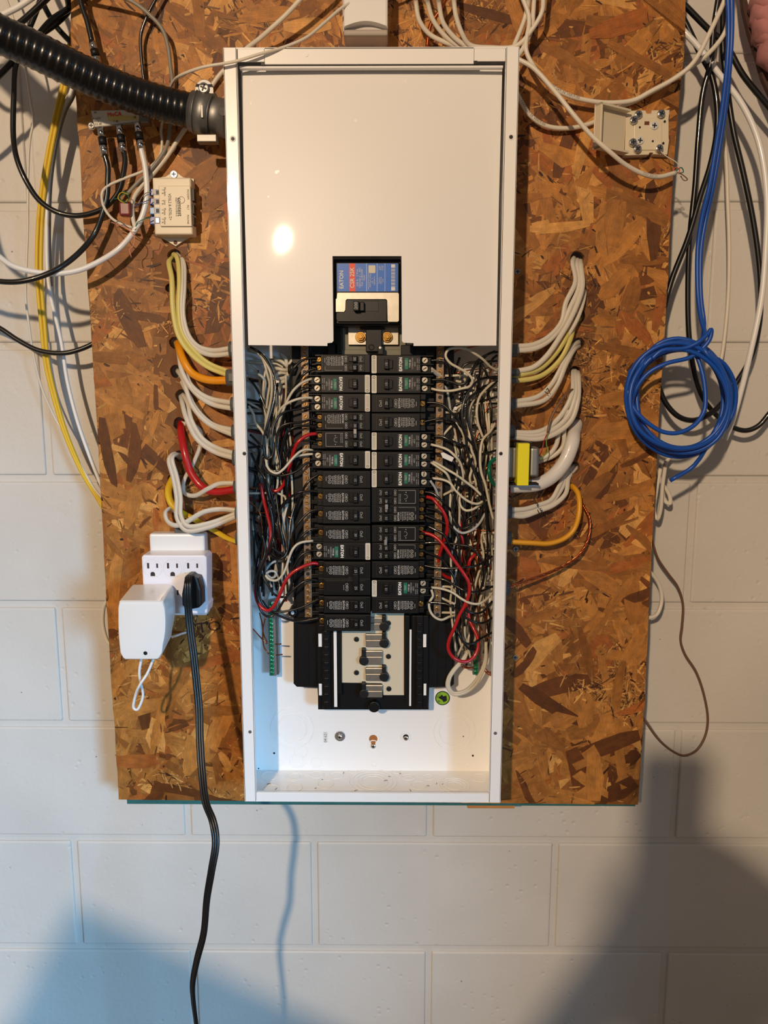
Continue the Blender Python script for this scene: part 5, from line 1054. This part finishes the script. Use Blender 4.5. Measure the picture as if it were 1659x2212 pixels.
l('black', 'making the long narrow loop near the left lip', [(800, 905), (690, 930), (600, 945), (500, 970), (420, 1020), (370, 1100), (340, 1200), (340, 1330), (350, 1450), (320, 1530), (270, 1550), (235, 1480), (230, 1300), (270, 1130), (320, 960), (360, 800), (370, 650), (330, 480), (270, 350), (180, 240), (60, 170)], (.038, .03, .022, .02, .022, .03, .04))
l('cream', 'from top left lip corner, inner one', [(60, 180), (190, 280), (240, 380), (270, 500), (300, 620), (280, 780), (260, 950), (250, 1150)], (.05, .035, .04, .055))
l('cream', 'from top left lip corner, outer one', [(60, 200), (180, 262), (250, 360), (310, 480), (330, 620), (320, 800), (290, 950), (260, 1100), (240, 1250)], (.05, .03, .035, .05))
l('pale grey', 'entering through the upper left lip', [(20, 490), (130, 500), (200, 530), (250, 600), (230, 750), (240, 950)], (.055, .04, .06))
l('cream', 'making the big lower swoop to the left AFCI row, lit front one'.replace('AFCI', 'sixth'), [(40, 900), (100, 1000), (120, 1100), (200, 1200), (250, 1300), (270, 1450), (260, 1600), (300, 1690), (390, 1730), (470, 1680), (540, 1600), (610, 1520), (680, 1460), (760, 1435), (835, 1450)], (.05, .035, .025, .022, .028, .038))
l('cream', 'short one behind the swoop at the sixth left breaker', [(835, 1490), (740, 1500), (650, 1515), (560, 1560), (500, 1650)], (.038, .036, .05))
l('black', 'from the fourth left breaker, upper terminal', [(880, 1040), (780, 1070), (680, 1100), (560, 1110), (460, 1140), (410, 1200), (390, 1300), (400, 1450), (430, 1600), (420, 1690), (350, 1700), (280, 1650), (240, 1560), (230, 1400)], (.036, .030, .03, .028, .035))
l('black', 'from the fourth left breaker, lower terminal', [(890, 1155), (760, 1145), (650, 1150), (560, 1190), (500, 1260), (470, 1380), (450, 1480), (440, 1650), (460, 1850)], (.036, .030, .035, .05))
l('red', 'from the fifth left breaker down through the gutter', [(880, 1240), (780, 1255), (700, 1300), (640, 1360), (600, 1450), (570, 1560), (540, 1680), (500, 1780), (470, 1870), (420, 1930), (350, 1950), (290, 1910)], (.036, .030, .04, .05, .05))
l('black', 'from the fifth left breaker, lower terminal', [(880, 1340), (780, 1325), (690, 1330), (610, 1370), (540, 1440), (500, 1540), (490, 1700), (500, 1850), (530, 2100)], (.036, .032, .035, .05))
l('black', 'from the sixth left breaker curving low and left', [(850, 1590), (750, 1610), (680, 1670), (600, 1720), (500, 1750), (390, 1760), (290, 1720), (230, 1650), (220, 1500)], (.038, .032, .03, .032))
l('black', 'from the seventh left breaker', [(930, 1735), (830, 1790), (750, 1870), (690, 1990), (640, 2120), (600, 2300)], (.036, .032, .05))
l('black', 'from the eighth left breaker', [(930, 1960), (850, 1952), (760, 1950), (650, 1970), (540, 2040), (460, 2120), (400, 2250)], (.036, .034, .045))
l('black', 'bundled along the left lip, front one', [(50, 560), (150, 700), (240, 900), (300, 1100), (250, 1350), (220, 1600), (240, 1850), (300, 2050), (370, 2200)], (.055, .045, .04, .045))
l('black', 'bundled along the left lip, curving out at mid height', [(60, 1250), (200, 1400), (280, 1550), (260, 1800), (330, 2000), (380, 2250)], (.05, .035, .04))
l('black', 'bundled along the left lip, lower sweep', [(70, 1480), (150, 1650), (250, 1800), (300, 2000), (350, 2170), (360, 2400)], (.05, .035, .04))
for k, pts in enumerate(([(440, 255), (500, 320), (520, 400), (545, 430)], [(360, 310), (450, 350), (510, 400), (540, 440)], [(320, 440), (400, 435), (470, 452), (545, 455)], [(575, 235), (580, 320), (545, 390), (540, 440)], [(540, 490), (430, 490), (370, 530), (400, 560), (500, 540), (545, 470)], [(545, 500), (500, 580), (430, 620), (440, 660), (520, 655)], [(590, 330), (630, 400), (600, 450), (555, 450)])):
    l('cream', 'in the tied white bunch at top of left gutter, curl %s' % ORD[k+1], pts, (.062, .055, .06), r=.0026)
bm = bm_new(); p = at(630, 797, .05); 
for k in range(7): a = k*.9; cyl2(bm, p+Vector((math.cos(a)*.002, .0, math.sin(a)*.002-.004)), p+Vector((math.cos(a)*.006+.002, .008, math.sin(a)*.006+.004)), .0035, .003, 8)
tag(obj('wire_connector', bm, M_DEEP, loc=tuple(p)), 'black wire nut holding the white bunch at top of left gutter', 'connector')
l = lambda *a, **k: gutter_wire(a[0], 'left', a[1], c4, a[2], a[3], **k)
l('black', 'from the ninth left breaker', [(880, 110), (770, 140), (690, 210), (610, 310), (570, 400), (540, 560), (500, 650)], (.036, .032, .04))
l('black', 'from the tenth left breaker', [(890, 345), (790, 350), (720, 390), (640, 470), (590, 560), (540, 680), (470, 750)], (.036, .034, .045))
l('cream', 'curving from the eleventh left breaker to a low loop', [(810, 490), (700, 500), (620, 530), (560, 600), (520, 700), (490, 800), (440, 900), (370, 960), (290, 950), (240, 900)], (.038, .032, .03, .04))
l('pale grey', 'curled into a ring low in the left gutter', [(560, 740), (460, 730), (340, 740), (270, 800), (250, 870), (310, 930), (370, 900), (360, 860), (300, 850), (250, 880)], (.06, .05, .04, .042))
l('black', 'from the eleventh left breaker into a deep loop', [(860, 600), (770, 610), (680, 650), (620, 720), (570, 850), (550, 1030), (500, 1130), (440, 1160), (350, 1130), (260, 1000), (210, 900), (190, 700)], (.038, .034, .035, .032, .04))
l('red', 'from the twelfth left breaker looping low and back up the left side', [(890, 768), (820, 755), (740, 775), (640, 820), (560, 870), (490, 950), (440, 1060), (390, 1180), (330, 1280), (270, 1320), (200, 1290), (140, 1200), (120, 1050), (150, 900), (230, 720), (290, 560), (300, 350), (270, 200), (220, 0), (180, -200)], (.036, .028, .025, .024, .03, .035, .045, .05))
l('black', 'from the lower half of the double left breaker', [(870, 960), (790, 955), (690, 980), (600, 1050), (520, 1120), (460, 1200), (400, 1300), (330, 1380), (260, 1390), (190, 1330), (140, 1150), (130, 950), (200, 750), (240, 600), (200, 400)], (.036, .032, .03, .028, .03, .04))
l('black', 'from the second lowest left breaker', [(885, 1180), (800, 1220), (700, 1270), (580, 1310), (450, 1335), (340, 1340), (250, 1290), (180, 1180), (160, 1000), (200, 800), (290, 560), (330, 400), (320, 200), (270, 0)], (.036, .030, .028, .03, .035))
l('black', 'from the lowest left breaker', [(885, 1405), (780, 1430), (640, 1450), (520, 1430), (420, 1390), (360, 1360), (280, 1310), (200, 1200)], (.036, .034, .03, .034))
l('black', 'hanging as a tall loop in the left gutter, left side', [(360, -100), (390, 120), (420, 330), (460, 550), (460, 650), (380, 690), (300, 620)], (.05, .035, .03, .04))
l('black', 'hanging as a tall loop in the left gutter, right side', [(610, 0), (540, 250), (520, 500), (490, 640), (430, 700), (330, 690), (250, 600)], (.05, .035, .03, .04))
l('black', 'crossing diagonally in the left gutter at mid height', [(520, 0), (420, 110), (390, 250), (400, 400), (470, 600), (430, 640), (310, 560)], (.05, .04, .035))
for k, (pts, ys) in enumerate((([(170, 1350), (200, 1480), (215, 1600), (260, 1700)], (.05, .06, .062)), ([(90, 1540), (180, 1640), (260, 1720)], (.045, .06, .062)), ([(240, 1400), (210, 1550), (220, 1750), (280, 1840)], (.05, .06, .062)), ([(340, 1718), (380, 1722), (425, 1720)], (.07, .055)), ([(345, 1855), (400, 1850), (440, 1846)], (.07, .055)), ([(140, 200), (170, 300), (150, 420)], (.05, .06)))):
    l('copper', 'by the left ground bar, %s' % ['front curve', 'lowest crossing', 'back curve', 'upper short stub', 'lower short stub', 'high up near the lip'][k], pts, ys)
g_ = lambda *a, **k: gutter_wire(a[0], 'right', a[1], c3_, a[2], a[3], **k)
g_('black', 'from the top right breaker', [(690, 315), (800, 310), (870, 335), (910, 420), (920, 560), (930, 750)], (.038, .034, .055))
g_('cream', 'making the big hook loop at top of right gutter', [(1470, 435), (1380, 380), (1300, 300), (1200, 230), (1120, 185), (1000, 170), (900, 190), (870, 260), (920, 340), (1020, 400), (1120, 460), (1180, 540), (1150, 610), (1050, 640), (930, 665), (800, 660), (705, 640)], (.05, .03, .022, .02, .022, .03, .038))
g_('cream', 'short piece at the top right breaker, upper', [(705, 405), (760, 445), (850, 515)], (.038, .05))
g_('pale grey', 'short piece at the top right breaker, lower', [(705, 440), (760, 475), (820, 520)], (.038, .05))
g_('black', 'from the second right breaker up to the lip', [(700, 540), (830, 535), (930, 560), (1020, 590), (1100, 570), (1150, 480), (1200, 380), (1260, 300), (1440, 205)], (.038, .034, .03, .04))
g_('black', 'from the third right breaker', [(640, 800), (760, 805), (860, 840), (930, 910), (1000, 970), (1050, 1050), (1100, 1180), (1190, 1300), (1240, 1420), (1300, 1700)], (.036, .03, .028, .04))
g_('black', 'from the fourth right breaker', [(610, 1025), (720, 1000), (830, 985), (920, 1010), (980, 1050), (1060, 1200)], (.036, .034, .05))
g_('black', 'from the fifth right breaker', [(735, 1190), (830, 1195), (930, 1240), (1030, 1280), (1110, 1310), (1200, 1400)], (.038, .032, .045))
g_('cream', 'from the fifth right breaker', [(700, 1285), (800, 1310), (900, 1350), (980, 1420), (1040, 1500), (1070, 1620), (1060, 1750)], (.038, .03, .04))
g_('black', 'coming out of the white tape flag', [(750, 1390), (830, 1400), (960, 1480), (1010, 1550), (1030, 1630), (1000, 1750), (980, 1900), (960, 2060), (950, 2250)], (.038, .028, .026, .03, .03))
g_('cream', 'from the sixth right breaker running far right', [(690, 1470), (780, 1510), (880, 1570), (1000, 1640), (1120, 1730), (1200, 1790), (1280, 1870)], (.038, .026, .03))
g_('cream', 'from the sixth right breaker dropping down', [(700, 1490), (800, 1560), (880, 1620), (930, 1730), (960, 1850)], (.038, .03, .045))
g_('black', 'from the seventh right breaker', [(680, 1590), (780, 1630), (870, 1680), (960, 1700), (1080, 1780), (1200, 1750)], (.038, .034, .045))
g_('cream', 'in long wave from the seventh right breaker', [(715, 1675), (830, 1690), (920, 1730), (980, 1810), (1060, 1890), (1150, 1950), (1240, 1970), (1320, 1930)], (.038, .03, .026, .035))
g_('pale grey', 'dropping from the seventh right breaker', [(690, 1700), (750, 1790), (790, 1890)], (.038, .045))
g_('red', 'from the eighth right breaker making the wide curve behind', [(650, 1890), (720, 1910), (780, 1980), (840, 2055), (880, 2150), (890, 2250), (870, 2350), (820, 2490), (790, 2610), (790, 2710), (840, 2790), (950, 2840)], (.036, .028, .03, .04, .05, .06))
g_('black', 'from the eighth right breaker', [(620, 1830), (720, 1850), (820, 1930), (900, 2010), (980, 2120)], (.036, .03, .04))
g_('black', 'long one down the right gutter, front', [(1470, 500), (1370, 510), (1250, 545), (1130, 680), (1070, 830), (1060, 1000), (1100, 1180), (1130, 1400), (1200, 1600), (1280, 1800), (1330, 2030), (1350, 2300), (1360, 2700)], (.05, .028, .022, .026, .03, .035))
g_('black', 'long one down the right gutter, second', [(1470, 550), (1350, 650), (1200, 700), (1130, 780), (1120, 950), (1160, 1150), (1220, 1400), (1240, 1700), (1300, 2000)], (.05, .035, .035, .045))
g_('black', 'crossing near top right lip', [(1280, 340), (1320, 420), (1370, 510), (1470, 525)], (.035, .03, .045))
g_('black', 'knotted by top right lip', [(1470, 215), (1370, 235), (1300, 300), (1200, 400), (1170, 480), (1100, 640), (980, 690)], (.05, .04, .04, .055))
g_('cream', 'hanging down the middle of the right gutter', [(1200, 760), (1150, 860), (1130, 1000), (1150, 1200), (1170, 1350), (1210, 1450), (1240, 1600)], (.05, .035, .04))
g_('cream', 'hanging near the right lip, upper', [(1450, 540), (1340, 640), (1260, 740), (1230, 880), (1240, 1020), (1270, 1120), (1300, 1200)], (.05, .03, .035))
g_('cream', 'long one hanging near the right lip', [(1440, 1040), (1390, 1130), (1300, 1230), (1270, 1400), (1280, 1600), (1330, 1750), (1360, 1900), (1390, 2034), (1420, 2150)], (.045, .026, .028, .035))
g_('green', 'at the right lip beside the transformer', [(1450, 1445), (1385, 1500), (1372, 1600), (1390, 1690), (1440, 1760)], (.045, .03, .045))
g_('black', 'long one close to the right lip', [(1470, 1080), (1380, 1150), (1300, 1250), (1250, 1400), (1270, 1650), (1300, 1900), (1340, 2034), (1380, 2300)], (.05, .03, .03, .04))
g_('pale grey', 'hanging left of the white tape flag', [(840, 600), (880, 640), (910, 780), (930, 900), (970, 1000)], (.055, .055))
g_('cream', 'branch from the right neutral bar, fourth stub', [(840, 1180), (900, 1110), (960, 1050)], (.055, .055))
g_('cream', 'small loop at right neutral bar top', [(860, 490), (960, 490), (1060, 485), (1110, 500), (1050, 560), (990, 550)], (.055, .05, .058))
g_('cream', 'arc at right neutral bar, below the small loop', [(870, 915), (960, 910), (1040, 880), (1050, 820), (1000, 780)], (.055, .055, .06))
g_('cream', 'pale wave in right gutter at mid height', [(980, 980), (1000, 1060), (1060, 1140), (1090, 1300)], (.05, .045, .055))
g_('cream', 'stub of the right neutral bar pointing right', [(840, 1870), (900, 1840), (960, 1800), (1010, 1700)], (.055, .05))
g_('cream', 'arc low beside the long black ones', [(1180, 1560), (1150, 1660), (1160, 1720), (1230, 1770)], (.045, .04, .05))
p = at(965, 987, .024); bm = bm_new(); a = [(952, 979), (958, 977), (981, 989), (976, 998), (956, 989)]; prism(bm, pxpoly(a, .026), .026, .030, .0005)
tag(obj('tape_flag', bm, M_WPL, loc=tuple(p)), 'white tape flag around a black wire by the sixth right breaker', 'tape')
h_ = lambda *a, **k: gutter_wire(a[0], 'right', a[1], c5, a[2], a[3], **k)
h_('black', 'from the ninth right breaker, upper', [(640, 95), (760, 120), (850, 190), (910, 260), (960, 400)], (.036, .034, .05))
h_('black', 'from the ninth right breaker making the long bottom loop', [(620, 175), (740, 220), (860, 270), (950, 330), (1010, 420), (1030, 600), (1040, 800), (1010, 1000), (1000, 1200), (1010, 1400), (1040, 1560), (1100, 1680), (1180, 1740), (1240, 1700), (1260, 1580)], (.036, .03, .028, .03, .032, .04))
h_('red', 'from the tenth right breaker making the big bottom loop', [(600, 375), (700, 400), (780, 450), (860, 540), (930, 640), (1000, 740), (1080, 850), (1140, 960), (1140, 1080), (1090, 1220), (1030, 1330), (970, 1480), (910, 1620), (900, 1720), (960, 1820), (1080, 1870), (1180, 1830), (1240, 1720), (1240, 1600), (1190, 1480), (1150, 1400), (1120, 1200)], (.036, .026, .022, .022, .022, .025, .035, .05))
h_('black', 'from the tenth right breaker, upper', [(660, 300), (760, 350), (850, 400), (900, 500), (970, 600), (1020, 700), (1020, 850), (1000, 950)], (.036, .028, .034, .045))
h_('black', 'from the eleventh right breaker arching to the lip', [(600, 500), (740, 490), (900, 500), (1030, 520), (1140, 540), (1230, 620), (1290, 720), (1310, 850), (1300, 1000)], (.036, .03, .024, .03))
h_('black', 'from the eleventh right breaker, lower', [(610, 590), (740, 640), (840, 700), (890, 770), (960, 880), (1000, 1000), (1000, 1200), (1000, 1350), (1040, 1500)], (.036, .032, .03, .04))
h_('black', 'from the twelfth right breaker to the lip', [(610, 755), (740, 780), (900, 790), (1100, 780), (1250, 750), (1410, 650)], (.036, .030, .024, .04))
h_('black', 'from the thirteenth right breaker to the lip', [(690, 895), (850, 920), (1000, 1000), (1100, 1050), (1250, 1060), (1410, 1000)], (.038, .03, .024, .04))
h_('cream', 'from the thirteenth right breaker to the lip', [(690, 1010), (820, 1025), (950, 1070), (1050, 1140), (1150, 1190), (1250, 1200), (1350, 1140), (1410, 1070)], (.038, .028, .02, .022, .04))
h_('cream', 'curling under the right neutral bar end', [(705, 1035), (722, 1110), (680, 1190), (690, 1280), (740, 1350), (820, 1385), (910, 1350), (990, 1330)], (.038, .036, .032, .045))
h_('black', 'from the lowest right breaker to the lip', [(670, 1185), (800, 1190), (900, 1210), (1000, 1270), (1100, 1360), (1250, 1420), (1340, 1410), (1410, 1360)], (.036, .03, .024, .04))
h_('black', 'swinging low across the right gutter', [(1020, 830), (1030, 1100), (1090, 1260), (1200, 1310), (1300, 1290), (1410, 1170)], (.036, .024, .04))
h_('black', 'lowest sweep in the right gutter', [(1410, 1530), (1280, 1600), (1180, 1660), (1090, 1650), (1030, 1560), (1000, 1450), (990, 1200)], (.04, .028, .028, .04))
h_('cream', 'stub on right neutral bar, third from bottom', [(820, 1000), (930, 1010), (990, 1070)], (.055, .055))
h_('cream', 'stub on right neutral bar, second from bottom', [(820, 1130), (900, 1170), (1010, 1215)], (.055, .055))
h_('cream', 'stub on right neutral bar, lowest', [(820, 1300), (900, 1302), (990, 1300)], (.055, .055))
for k, dx in enumerate((0, 22)):
    h_('cream', 'loop at the very bottom of the right gutter, %s strand' % ('inner', 'outer')[k], [(1150-dx, 1740), (1080-dx, 1850), (980-dx, 1960), (920-dx, 2060), (910-dx, 2160), (960, 2225+dx), (1080, 2210+dx), (1180+dx, 2130+dx), (1270+dx, 2000), (1325+dx*.5, 1850), (1335, 1640)], (.06, .055, .05, .045, .05), r=.0023)
h_('cream', 'arch behind black ones at upper right gutter', [(1030, -60), (1040, 60), (1100, 120), (1180, 110), (1260, 60), (1340, 0)], (.045, .035, .04))
h_('pale grey', 'smile shaped curve in the right gutter', [(960, 0), (940, 230), (970, 320), (1060, 380), (1170, 350), (1260, 270), (1330, 150)], (.04, .03, .03, .04))
h_('black', 'smile shaped curve above the pale one in the right gutter', [(965, -100), (945, 150), (990, 280), (1060, 330), (1170, 290), (1260, 200), (1300, 80)], (.036, .028, .028, .04))
h_('red', 'hanging straight in the right gutter', [(1050, 150), (1040, 300), (1060, 450), (1080, 580), (1060, 720)], (.06, .05, .055))
h_('red', 'short diagonal piece in the right gutter', [(1215, 620), (1150, 700), (1130, 820), (1060, 960)], (.055, .05, .06))
for k, pts in enumerate(([(1230, 330), (1245, 440), (1230, 560), (1270, 640)], [(1250, 330), (1262, 440), (1246, 560), (1285, 650)], [(1330, 1230), (1340, 1330), (1310, 1420)], [(1345, 1240), (1352, 1330), (1325, 1430)], [(1290, 1880), (1340, 1960), (1395, 2010)], [(1280, 1900), (1330, 1985), (1395, 1990)], [(1300, 1930), (1340, 2000), (1395, 2030)], [(1050, 1900), (1110, 1930), (1190, 1945)], [(1060, 1930), (1120, 1945), (1190, 1935)], [(1340, 1540), (1370, 1600), (1395, 1590)])):
    h_('copper', 'bare strand in lower right gutter, number %s down' % ORD[k+1], pts, (.05, .055, .06))
# tangle behind: each wire its own object, nothing tells them apart
def tangle(side, N, X0, X1, y0, y1, seed):
    r = random.Random(seed)
    for k in range(N):
        c_ = r.choices(('black', 'cream', 'copper', 'red'), (.5, .36, .10, .04) if side == 'left' else (.36, .46, .14, .04))[0]
        m_ = {'black': M_KW, 'cream': M_WW, 'copper': M_CU, 'red': M_RW}[c_]
        ya = r.uniform(y0, y1-160); L_ = r.uniform(130, 420); x = r.uniform(X0, X1); pts = []; n = max(4, int(L_/45)); Y = r.uniform(.052, .082)
        ph, am = r.uniform(0, 6), r.uniform(5, 22)
        if r.random() < .6: pts.append((X0-14 if side == 'left' else X1+12, ya-r.uniform(0, 30), Y))
        for i in range(n+1):
            yy = ya+L_*i/n
            if yy > y1: break
            pts.append((min(max(x+am*math.sin(ph+i*.8)+r.uniform(-6, 6), X0), X1), yy, min(.084, max(.050, Y+r.uniform(-.006, .006)))))
        if len(pts) < 3: continue
        P = P3(pts); bm = bm_new(); tube(bm, P, {'copper': .0010, 'red': .0023}.get(c_, .0017), 6, 4)
        
        mx_ = sum(p_[0] for p_ in pts)/len(pts); rows_ = Ls if side == 'left' else Rs
        def near(y_): return ORD[1+min(range(len(rows_)), key=lambda i_: abs(rows_[i_][0]-y_))]
        where = ('near lip', 'mid gutter', 'near bar')[int(min(2, 3*((mx_-X0)/(X1-X0) if side == 'left' else (X1-mx_)/(X1-X0))))]
        tag(obj('insulated_wire' if c_ != 'copper' else 'bare_wire', bm, m_, loc=tuple(P[0])), '%s wire deep in %s gutter, %s, from %s down to %s breaker level' % (c_, side, where, near(pts[0][1]), near(pts[-1][1])), 'wire', '%s wires tangled at the back of the %s gutter' % (c_, side))
tangle('left', 62, 548, 632, 765, 1300, 21); tangle('right', 95, 972, 1062, 760, 1440, 22)

# ------------------------------------------------------------------ the person taking the photograph, behind the camera
def figure():
    z0f = -.95; V, E_, R = [], [], []
    def add(p, r, par=None):
        V.append(Vector((p[0], p[1], z0f+(p[2]-z0f)*.985))); R.append(r if isinstance(r, tuple) else (r, r))
        if par is not None: E_.append((par, len(V)-1))
        return len(V)-1
    X, Y = -.13, -1.46
    pel = add((X+.01, Y, z0f+.90), (.145, .105)); wst = add((X, Y+.01, z0f+1.04), (.125, .095), pel); chs = add((X, Y+.01, z0f+1.22), (.155, .105), wst); nb = add((X, Y+.01, z0f+1.36), (.09, .07), chs)
    nk = add((X, Y+.03, z0f+1.41), .052, nb); jaw = add((X, Y+.06, z0f+1.475), (.062, .07), nk); hd = add((X, Y+.05, z0f+1.54), (.076, .092), jaw); top = add((X, Y+.04, z0f+1.59), (.06, .07), hd)
    add((X, Y+.165, z0f+1.505), .011, jaw)
    for s in (-1, 1):
        sh = add((X+s*.15, Y, z0f+1.32), .056, chs if False else nb)
        el = add((X-.14, Y+.17, z0f+1.25) if s < 0 else (X+.24, Y+.15, z0f+1.16), .042, sh)
        wr = add((X+.09, Y+.38, z0f+1.42) if s < 0 else (X+.22, Y+.37, z0f+1.42), .027, el)
        pa = add((V[wr].x+(.025 if s < 0 else -.02), V[wr].y+.035, V[wr].z+.04), (.034, .018), wr)
        for k in range(4):
            d = k*.019; b0 = V[pa]; px_ = b0.x+(.012 if s < 0 else -.012)
            f1 = add((px_, b0.y+.022, b0.z-.022+d), .009, pa); f2 = add((px_+(.018 if s < 0 else -.018), b0.y+.034, b0.z-.018+d), .008, f1); add((px_+(.03 if s < 0 else -.03), b0.y+.026, b0.z-.014+d), .007, f2)
        t1 = add((V[pa].x+(.014 if s < 0 else -.014), V[pa].y-.012, V[pa].z+.026), .010, pa); add((V[t1].x+(.022 if s < 0 else -.022), V[t1].y+.004, V[t1].z+.018), .009, t1)
        hp = add((X+s*.085, Y, z0f+.84), .092, pel); kn = add((X+s*.11, Y+.03, z0f+.48), .058, hp); an = add((X+s*.12, Y-.01, z0f+.10), .038, kn); add((X+s*.13, Y+.12, z0f+.045), (.045, .032), an)
    me = bpy.data.meshes.new('body'); me.from_pydata([tuple(v) for v in V], E_, []); o = bpy.data.objects.new('body', me); COL.objects.link(o)
    m = o.modifiers.new('s', 'SKIN'); m.use_smooth_shade = True
    for i, sv in enumerate(me.skin_vertices[0].data): sv.radius = R[i]; sv.use_root = i == 0
    m2 = o.modifiers.new('u', 'SUBSURF'); m2.levels = m2.render_levels = 2
    dg = bpy.context.evaluated_depsgraph_get(); ev = bpy.data.meshes.new_from_object(o.evaluated_get(dg)); bpy.data.objects.remove(o)
    p = thing('person', 'standing person in dark jacket holding up a phone with both hands', 'person', (X, Y, z0f))
    ORG[p.name] = Vector((X, Y, z0f))
    for mm in (mat('skin', (196, 148, 120), .5), mat('jacket', (44, 50, 62), .8), mat('trousers', (50, 56, 74), .85), mat('shoes', (30, 28, 28), .6)): ev.materials.append(mm)
    for f in ev.polygons:
        c = f.center; h = c.z-z0f
        f.use_smooth = True; f.material_index = 0
        if h < .118: f.material_index = 3
        elif h < .905: f.material_index = 2
        elif h < 1.38 and c.y < Y+.345: f.material_index = 1
    for v in ev.vertices: v.co -= Vector((X, Y, z0f))
    ev.name = 'body'; obj('body', ev, None, p)
    bm = bm_new()
    for s in (-1, 1):
        t = bmesh.new(); bmesh.ops.create_uvsphere(t, u_segments=14, v_segments=10, radius=.013); join(bm, t, 0, Matrix.Translation((X+s*.031, Y+.128, z0f+1.512)))
        t = bmesh.new(); bmesh.ops.create_uvsphere(t, u_segments=10, v_segments=8, radius=.006); join(bm, t, 1, Matrix.Translation((X+s*.031, Y+.1375, z0f+1.512)))
    obj('eyes', bm, [M_WPL, M_DEEP], p, smooth=True)
    bm = bm_new(); t = bmesh.new(); bmesh.ops.create_uvsphere(t, u_segments=28, v_segments=18, radius=1)
    for v in list(t.verts):
        if v.co.z < -.25 or (v.co.y > .45 and v.co.z < .45): t.verts.remove(v)
    for v in t.verts: v.co = Vector((v.co.x*.086, v.co.y*.104, v.co.z*.09))*(1+random.uniform(-.02, .02))
    join(bm, t, 0, Matrix.Translation((X, Y+.035, z0f+1.551))); obj('hair', bm, mat('hair', (52, 38, 28), .7), p, smooth=True)
    for s in (-1, 1):
        bm = bm_new(); t = bmesh.new(); bmesh.ops.create_uvsphere(t, u_segments=12, v_segments=8, radius=1)
        for v in t.verts: v.co = Vector((v.co.x*.008, v.co.y*.018, v.co.z*.03))
        join(bm, t, 0, Matrix.Translation((X+s*.080, Y+.045, z0f+1.502))); obj('ear', bm, MATS['skin'], p, smooth=True)
    bm = bm_new(); tube(bm, [Vector((X-.022, Y+.131, z0f+1.450)), Vector((X, Y+.137, z0f+1.448)), Vector((X+.022, Y+.131, z0f+1.450))], .005, 8, 4, flat=.6); obj('mouth', bm, mat('lips', (160, 92, 86), .5), p)
    ph = thing('phone', 'dark phone held upright between both hands behind the camera', 'phone', (-.002, -1.022, .50))
    bm = bm_new(); prism(bm, rrect(-.040, .036, .435, .583, .010), -1.025, -1.017, .001); obj('case', bm, M_DEEP, ph)
    bm = bm_new(); prism(bm, rrect(-.036, .032, .441, .577, .008), -1.0256, -1.0249); obj('screen', bm, mat('glass_black', (10, 10, 12), .08), ph)
    bm = bm_new(); prism(bm, rrect(.002, .030, .550, .578, .006), -1.0185, -1.0162); obj('lens_bump', bm, M_DEEP, ph)
figure()

t = thing('shadow_blocker_stack', 'unseen tipped cardboard box stack, added behind the camera to cast a wall shadow', 'box', (-.62, -1.25, -.95))  # added box stack out of view, tipped to shade the lower left wall
def crate(p, sx, sy, sz, rot, parent):
    bm = bm_new(); box(bm, -sx/2, sx/2, -sy/2, sy/2, -sz/2, sz/2, .004); box(bm, -sx/2-.0006, sx/2+.0006, -.03, .03, sz/2-.001, sz/2+.001, mi=1); box(bm, -sx/2, sx/2, -.0015, .0015, sz/2, sz/2+.0014, mi=2)
    bmesh.ops.transform(bm, matrix=Matrix.Translation(p) @ Matrix.Rotation(rot, 4, 'Y'), verts=bm.verts[:])
    return obj('blocker_carton', bm, [mat('cardboard', (158, 120, 80), .8, var=.1), mat('parcel_tape', (176, 140, 90), .3), M_DEEP], parent)
crate(Vector((-.58, -1.25, -.68)), .50, .4, .54, 0, t); crate(Vector((-.58, -1.25, -.16)), .48, .4, .50, 0, t)
th = math.radians(28); cx_, cz_ = -.640, .458                    # upper corner of the tipped carton
sx, sz = .42, .30
c_ = Vector((cx_+math.cos(th)*sx/2-math.sin(th)*sz/2, -1.25, cz_-math.sin(th)*sx/2-math.cos(th)*sz/2))
crate(c_, sx, .30, sz, th, t)

def path_print(label_part, string, size, t0, gap=.86):
    """small print following a cable, on the side towards the viewer"""
    host = next(o for o in COL.objects if o.get('label', '').startswith(label_part)); me = host.data; n = 10
    co = [v.co for v in me.vertices]; rings = [sum((co[i+k] for k in range(n)), Vector())/n for i in range(0, len(co)-n+1, n)]
    r = (co[0]-rings[0]).length; bm = bm_new(); s_ = 0; L_ = [0]
    for a, b in zip(rings, rings[1:]): s_ += (b-a).length; L_.append(s_)
    pos = t0*s_
    for c in string:
        pos += size*gap*(.55 if c in ' -1I' else .8)
        if c == ' ': continue
        i = max(j for j in range(len(L_)-1) if L_[j] <= pos); f = (pos-L_[i])/(L_[i+1]-L_[i]); p = rings[i].lerp(rings[i+1], f); d = rings[i+1]-rings[i]
        text(bm, c, size, (p.x, p.y-r-.00015, p.z), -math.degrees(math.atan2(d.z, d.x)))
    m2 = bpy.data.meshes.new('printed_text'); bm.to_mesh(m2); bm.free(); m2.materials.append(M_DPRINT)
    o = bpy.data.objects.new('printed_text', m2); COL.objects.link(o); o.parent = host
# the draped cables run right to left, so their print is laid on copies of the direction
path_print('white network cable hanging below the jack', 'FEET CAT-5E', .0034, .80)
path_print('white network cable draped across board at right', '457 FEET CAT-5E VERIFIED', .0036, .38)
path_print('white network cable draped across board into', 'FEET CAT-5E VERIFIED', .0036, .04)
